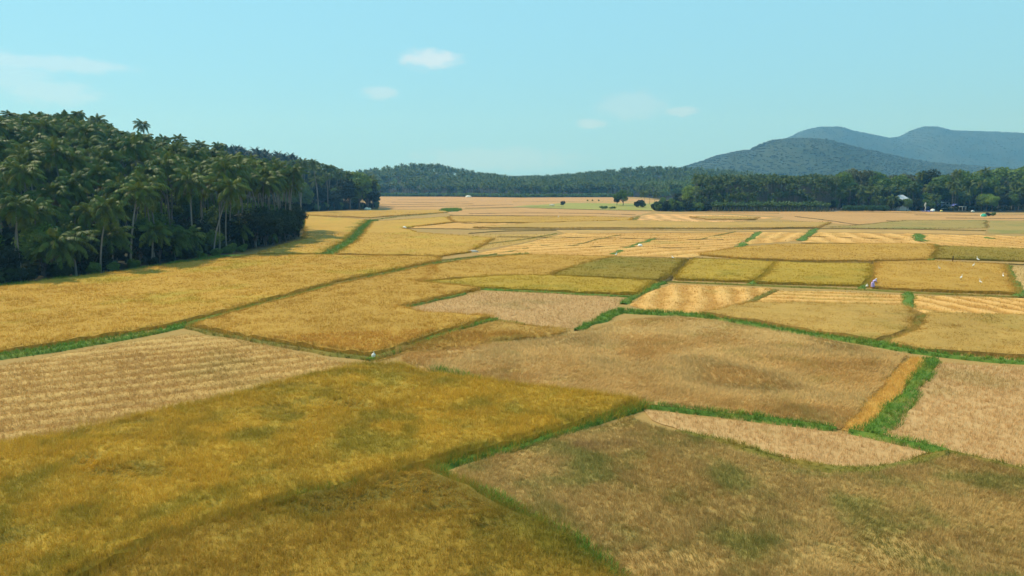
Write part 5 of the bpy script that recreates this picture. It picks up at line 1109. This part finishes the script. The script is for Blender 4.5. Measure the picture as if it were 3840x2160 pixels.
# ------------------------------------------------------------------ houses and clutter under the right hand trees
M_wall = plain('whitewashed_wall', (.72, .74, .72), .8, .08, 1); M_roof = plain('grey_sheet_roof', (.40, .43, .46), .6, .15, 1); M_roofd = plain('dark_roof_edge', (.10, .11, .12), .8, .2, 1); M_glass = plain('dark_window_glass', (.05, .06, .07), .15, .1, 1, .5); M_frame = plain('window_frame', (.55, .55, .53), .6, .1, 2); M_bluew = plain('blue_painted_wall', (.20, .24, .42), .8, .12, 1); M_conc = plain('grey_wall', (.42, .44, .46), .9, .15, 1)
def house(fx, dist, z, w_, dp, h, rh, label, wall, roof, upper=None, name='house'):
    e = empty(name, (fx_at(fx, dist), dist, z), -.08, 1, label=label, cat='house')
    mb = MB(); box(mb, -w_ / 2, w_ / 2, 0, dp, -z if z > 0 else -.2, h); link('wall', mb.mesh('wall', wall), e)
    o_ = .7; mb = MB(); V = [(-w_ / 2 - o_, -o_, h), (w_ / 2 + o_, -o_, h), (w_ / 2 + o_, dp + o_, h), (-w_ / 2 - o_, dp + o_, h), (-w_ / 6, dp * .5, h + rh), (w_ / 6, dp * .5, h + rh)]
    T = [(0, 1, 5), (0, 5, 4), (1, 2, 5), (2, 3, 4), (2, 4, 5), (3, 0, 4)]; V2 = [(x, y, zz - .18) for x, y, zz in V[:4]]
    mb.add(V + V2, T + [(0, 6, 7), (0, 7, 1), (1, 7, 8), (1, 8, 2), (2, 8, 9), (2, 9, 3), (3, 9, 6), (3, 6, 0), (6, 8, 7), (6, 9, 8)]); rf = link('roof', mb.mesh('roof', roof), e)
    mb = MB(); box(mb, -w_ / 2 - o_ - .04, w_ / 2 + o_ + .04, -o_ - .08, -o_ - .003, h - .34, h - .02); link('fascia', mb.mesh('fascia', M_roofd), rf)
    for i, u in enumerate((-.28, .02, .30)):
        x0 = w_ * u; f = MB(); box(f, x0 - .65, x0 + .65, -.06, -.003, h - 1.9, h - 1.75); box(f, x0 - .65, x0 + .65, -.06, -.003, h - .75, h - .6); box(f, x0 - .65, x0 - .5, -.06, -.003, h - 1.75, h - .75); box(f, x0 + .5, x0 + .65, -.06, -.003, h - 1.75, h - .75)
        fo = link('window', f.mesh('window', M_frame), e); g = MB(); box(g, x0 - .498, x0 + .498, -.035, -.004, h - 1.748, h - .752); link('pane', g.mesh('pane', M_glass), fo)
    return e
house(2272, 356, 2.2, 5.2, 6, 3.2, 2.3, 'white house with grey sheet roof peeping out of the right hand trees', M_wall, M_roof)
house(2352, 366, 1.0, 7.5, 6, 2.6, 1.6, 'low grey roofed house half hidden right of the white one', M_bluew, M_conc)
house(2382, 372, 1.6, 6, 6, 2.8, 1.8, 'small dim house behind the tall palm right of the grey roofed one', M_conc, M_roof)
x = fx_at(2408, 362); e = empty('tarpaulin_shelter', (x, 362, 0), .1, 1, label='blue tarpaulin shelter on poles under the right hand palms', cat='shelter')
mb = MB(); V = [(-2, 0, 2.2), (0, .1, 3.2), (2, 0, 2.0), (-2, 3, 2.3), (0, 3, 3.3), (2, 3, 2.1)]; V = V + [(a, b, c_ - .06) for a, b, c_ in V]; mb.add(V, np.vstack([quads([(0, 1, 4, 3), (1, 2, 5, 4)]), quads([(9, 10, 7, 6), (10, 11, 8, 7)])])); link('canopy', mb.mesh('canopy', M_blue), e)
for a, b in ((-1.9, .1), (1.9, .1), (-1.9, 2.9), (1.9, 2.9)): mb = MB(); tube(mb, [(a, b, -.2), (a, b, 1.2), (a, b, 2.16)], .05, 6); link('pole', mb.mesh('pole', M_wood, True), e)
mb = MB(); a = np.array([fx_at(2366, 356), 356, .9]); b = np.array([fx_at(2402, 356), 356.6, 1.5]); tube(mb, [a, (a + b) / 2 + [0, 0, .05], b], [.13, .12, .10], 8); tag(mb.build('fallen_pole', M_pale, smooth=True), 'long pale pole leaning across the bank under the right hand palms', 'pole')
mb = MB(); a = np.array([fx_at(2412, 357), 357, 1.9]); b = np.array([fx_at(2431, 357), 357, 2.0]); tube(mb, [a, (a + b) / 2, b], [.10, .11, .10], 8)
for u in (0.05, .5, .95): p = a + (b - a) * u; tube(mb, [(p[0], p[1], -.2), (p[0], p[1], p[2])], [.07, .06], 6)
tag(mb.build('bamboo_rail', M_white, smooth=True), 'short white rail on posts below the blue tarpaulin shelter', 'rail')
heap(2475, 545, 1.0, .8, .95, M_teal, 'covered_heap', 'green tarpaulin heap on the field at the far right', 'covered heap', 41, .35)
heap(2469, 544.5, .4, .4, .7, M_white, 'stuffed_sack', 'white sack propped on the left of the green tarpaulin heap', 'sack', 42, .3)
x, y = at(2486, 544); leafy(SHRUB['d'][0], x, y, .55, 'small dark bush just right of the green tarpaulin heap', 'bush', None, name='bush', z=0)
x, y = at(2497, 543); leafy(SHRUB['g'][0], x, y, .6, 'second small bush right of the green tarpaulin heap', 'bush', None, name='bush', z=0)
heap(2447, 532.5, .8, .6, .45, M_white, 'stuffed_sack', 'white sack on the field edge right of the shelter', 'sack', 43, .3)
# dirt track
tr = [at(2098, 532), at(2112, 526), (fx_at(2118, 362), 362), (fx_at(2122, 380), 380)]
M_dirt = plain('dirt', (.34, .24, .15), .95, .2, 1); P = np.array(tr); wd = np.array([2.2, 2.0, 2.4, 2.4]); mb = MB()
V = np.concatenate([np.column_stack([P[:, 0] - wd, P[:, 1], [.07, .08, .30, .35]]), np.column_stack([P[:, 0] + wd, P[:, 1], [.07, .08, .30, .35]])]); mb.add(V, quads([(i, 4 + i, 5 + i, i + 1) for i in range(3)])); tag(mb.build('dirt_track', M_dirt), kind='structure')

# ------------------------------------------------------------------ haze
HAZE = 0.00025
m, t = new_mat('haze'); v = N(t, 'ShaderNodeVolumePrincipled'); v.inputs['Color'].default_value = (.20, .55, 1.0, 1); v.inputs['Absorption Color'].default_value = (1, 1, 1, 1); v.inputs['Density'].default_value = HAZE; v.inputs['Anisotropy'].default_value = .25
o_ = N(t, 'ShaderNodeOutputMaterial'); L(t, v.outputs[0], o_.inputs['Volume'])
mb = MB(); box(mb, -3850, 3850, -200, 4750, -2, 420); tag(mb.build('haze', m), 'pale blue haze filling the valley', 'haze', None, 'stuff')
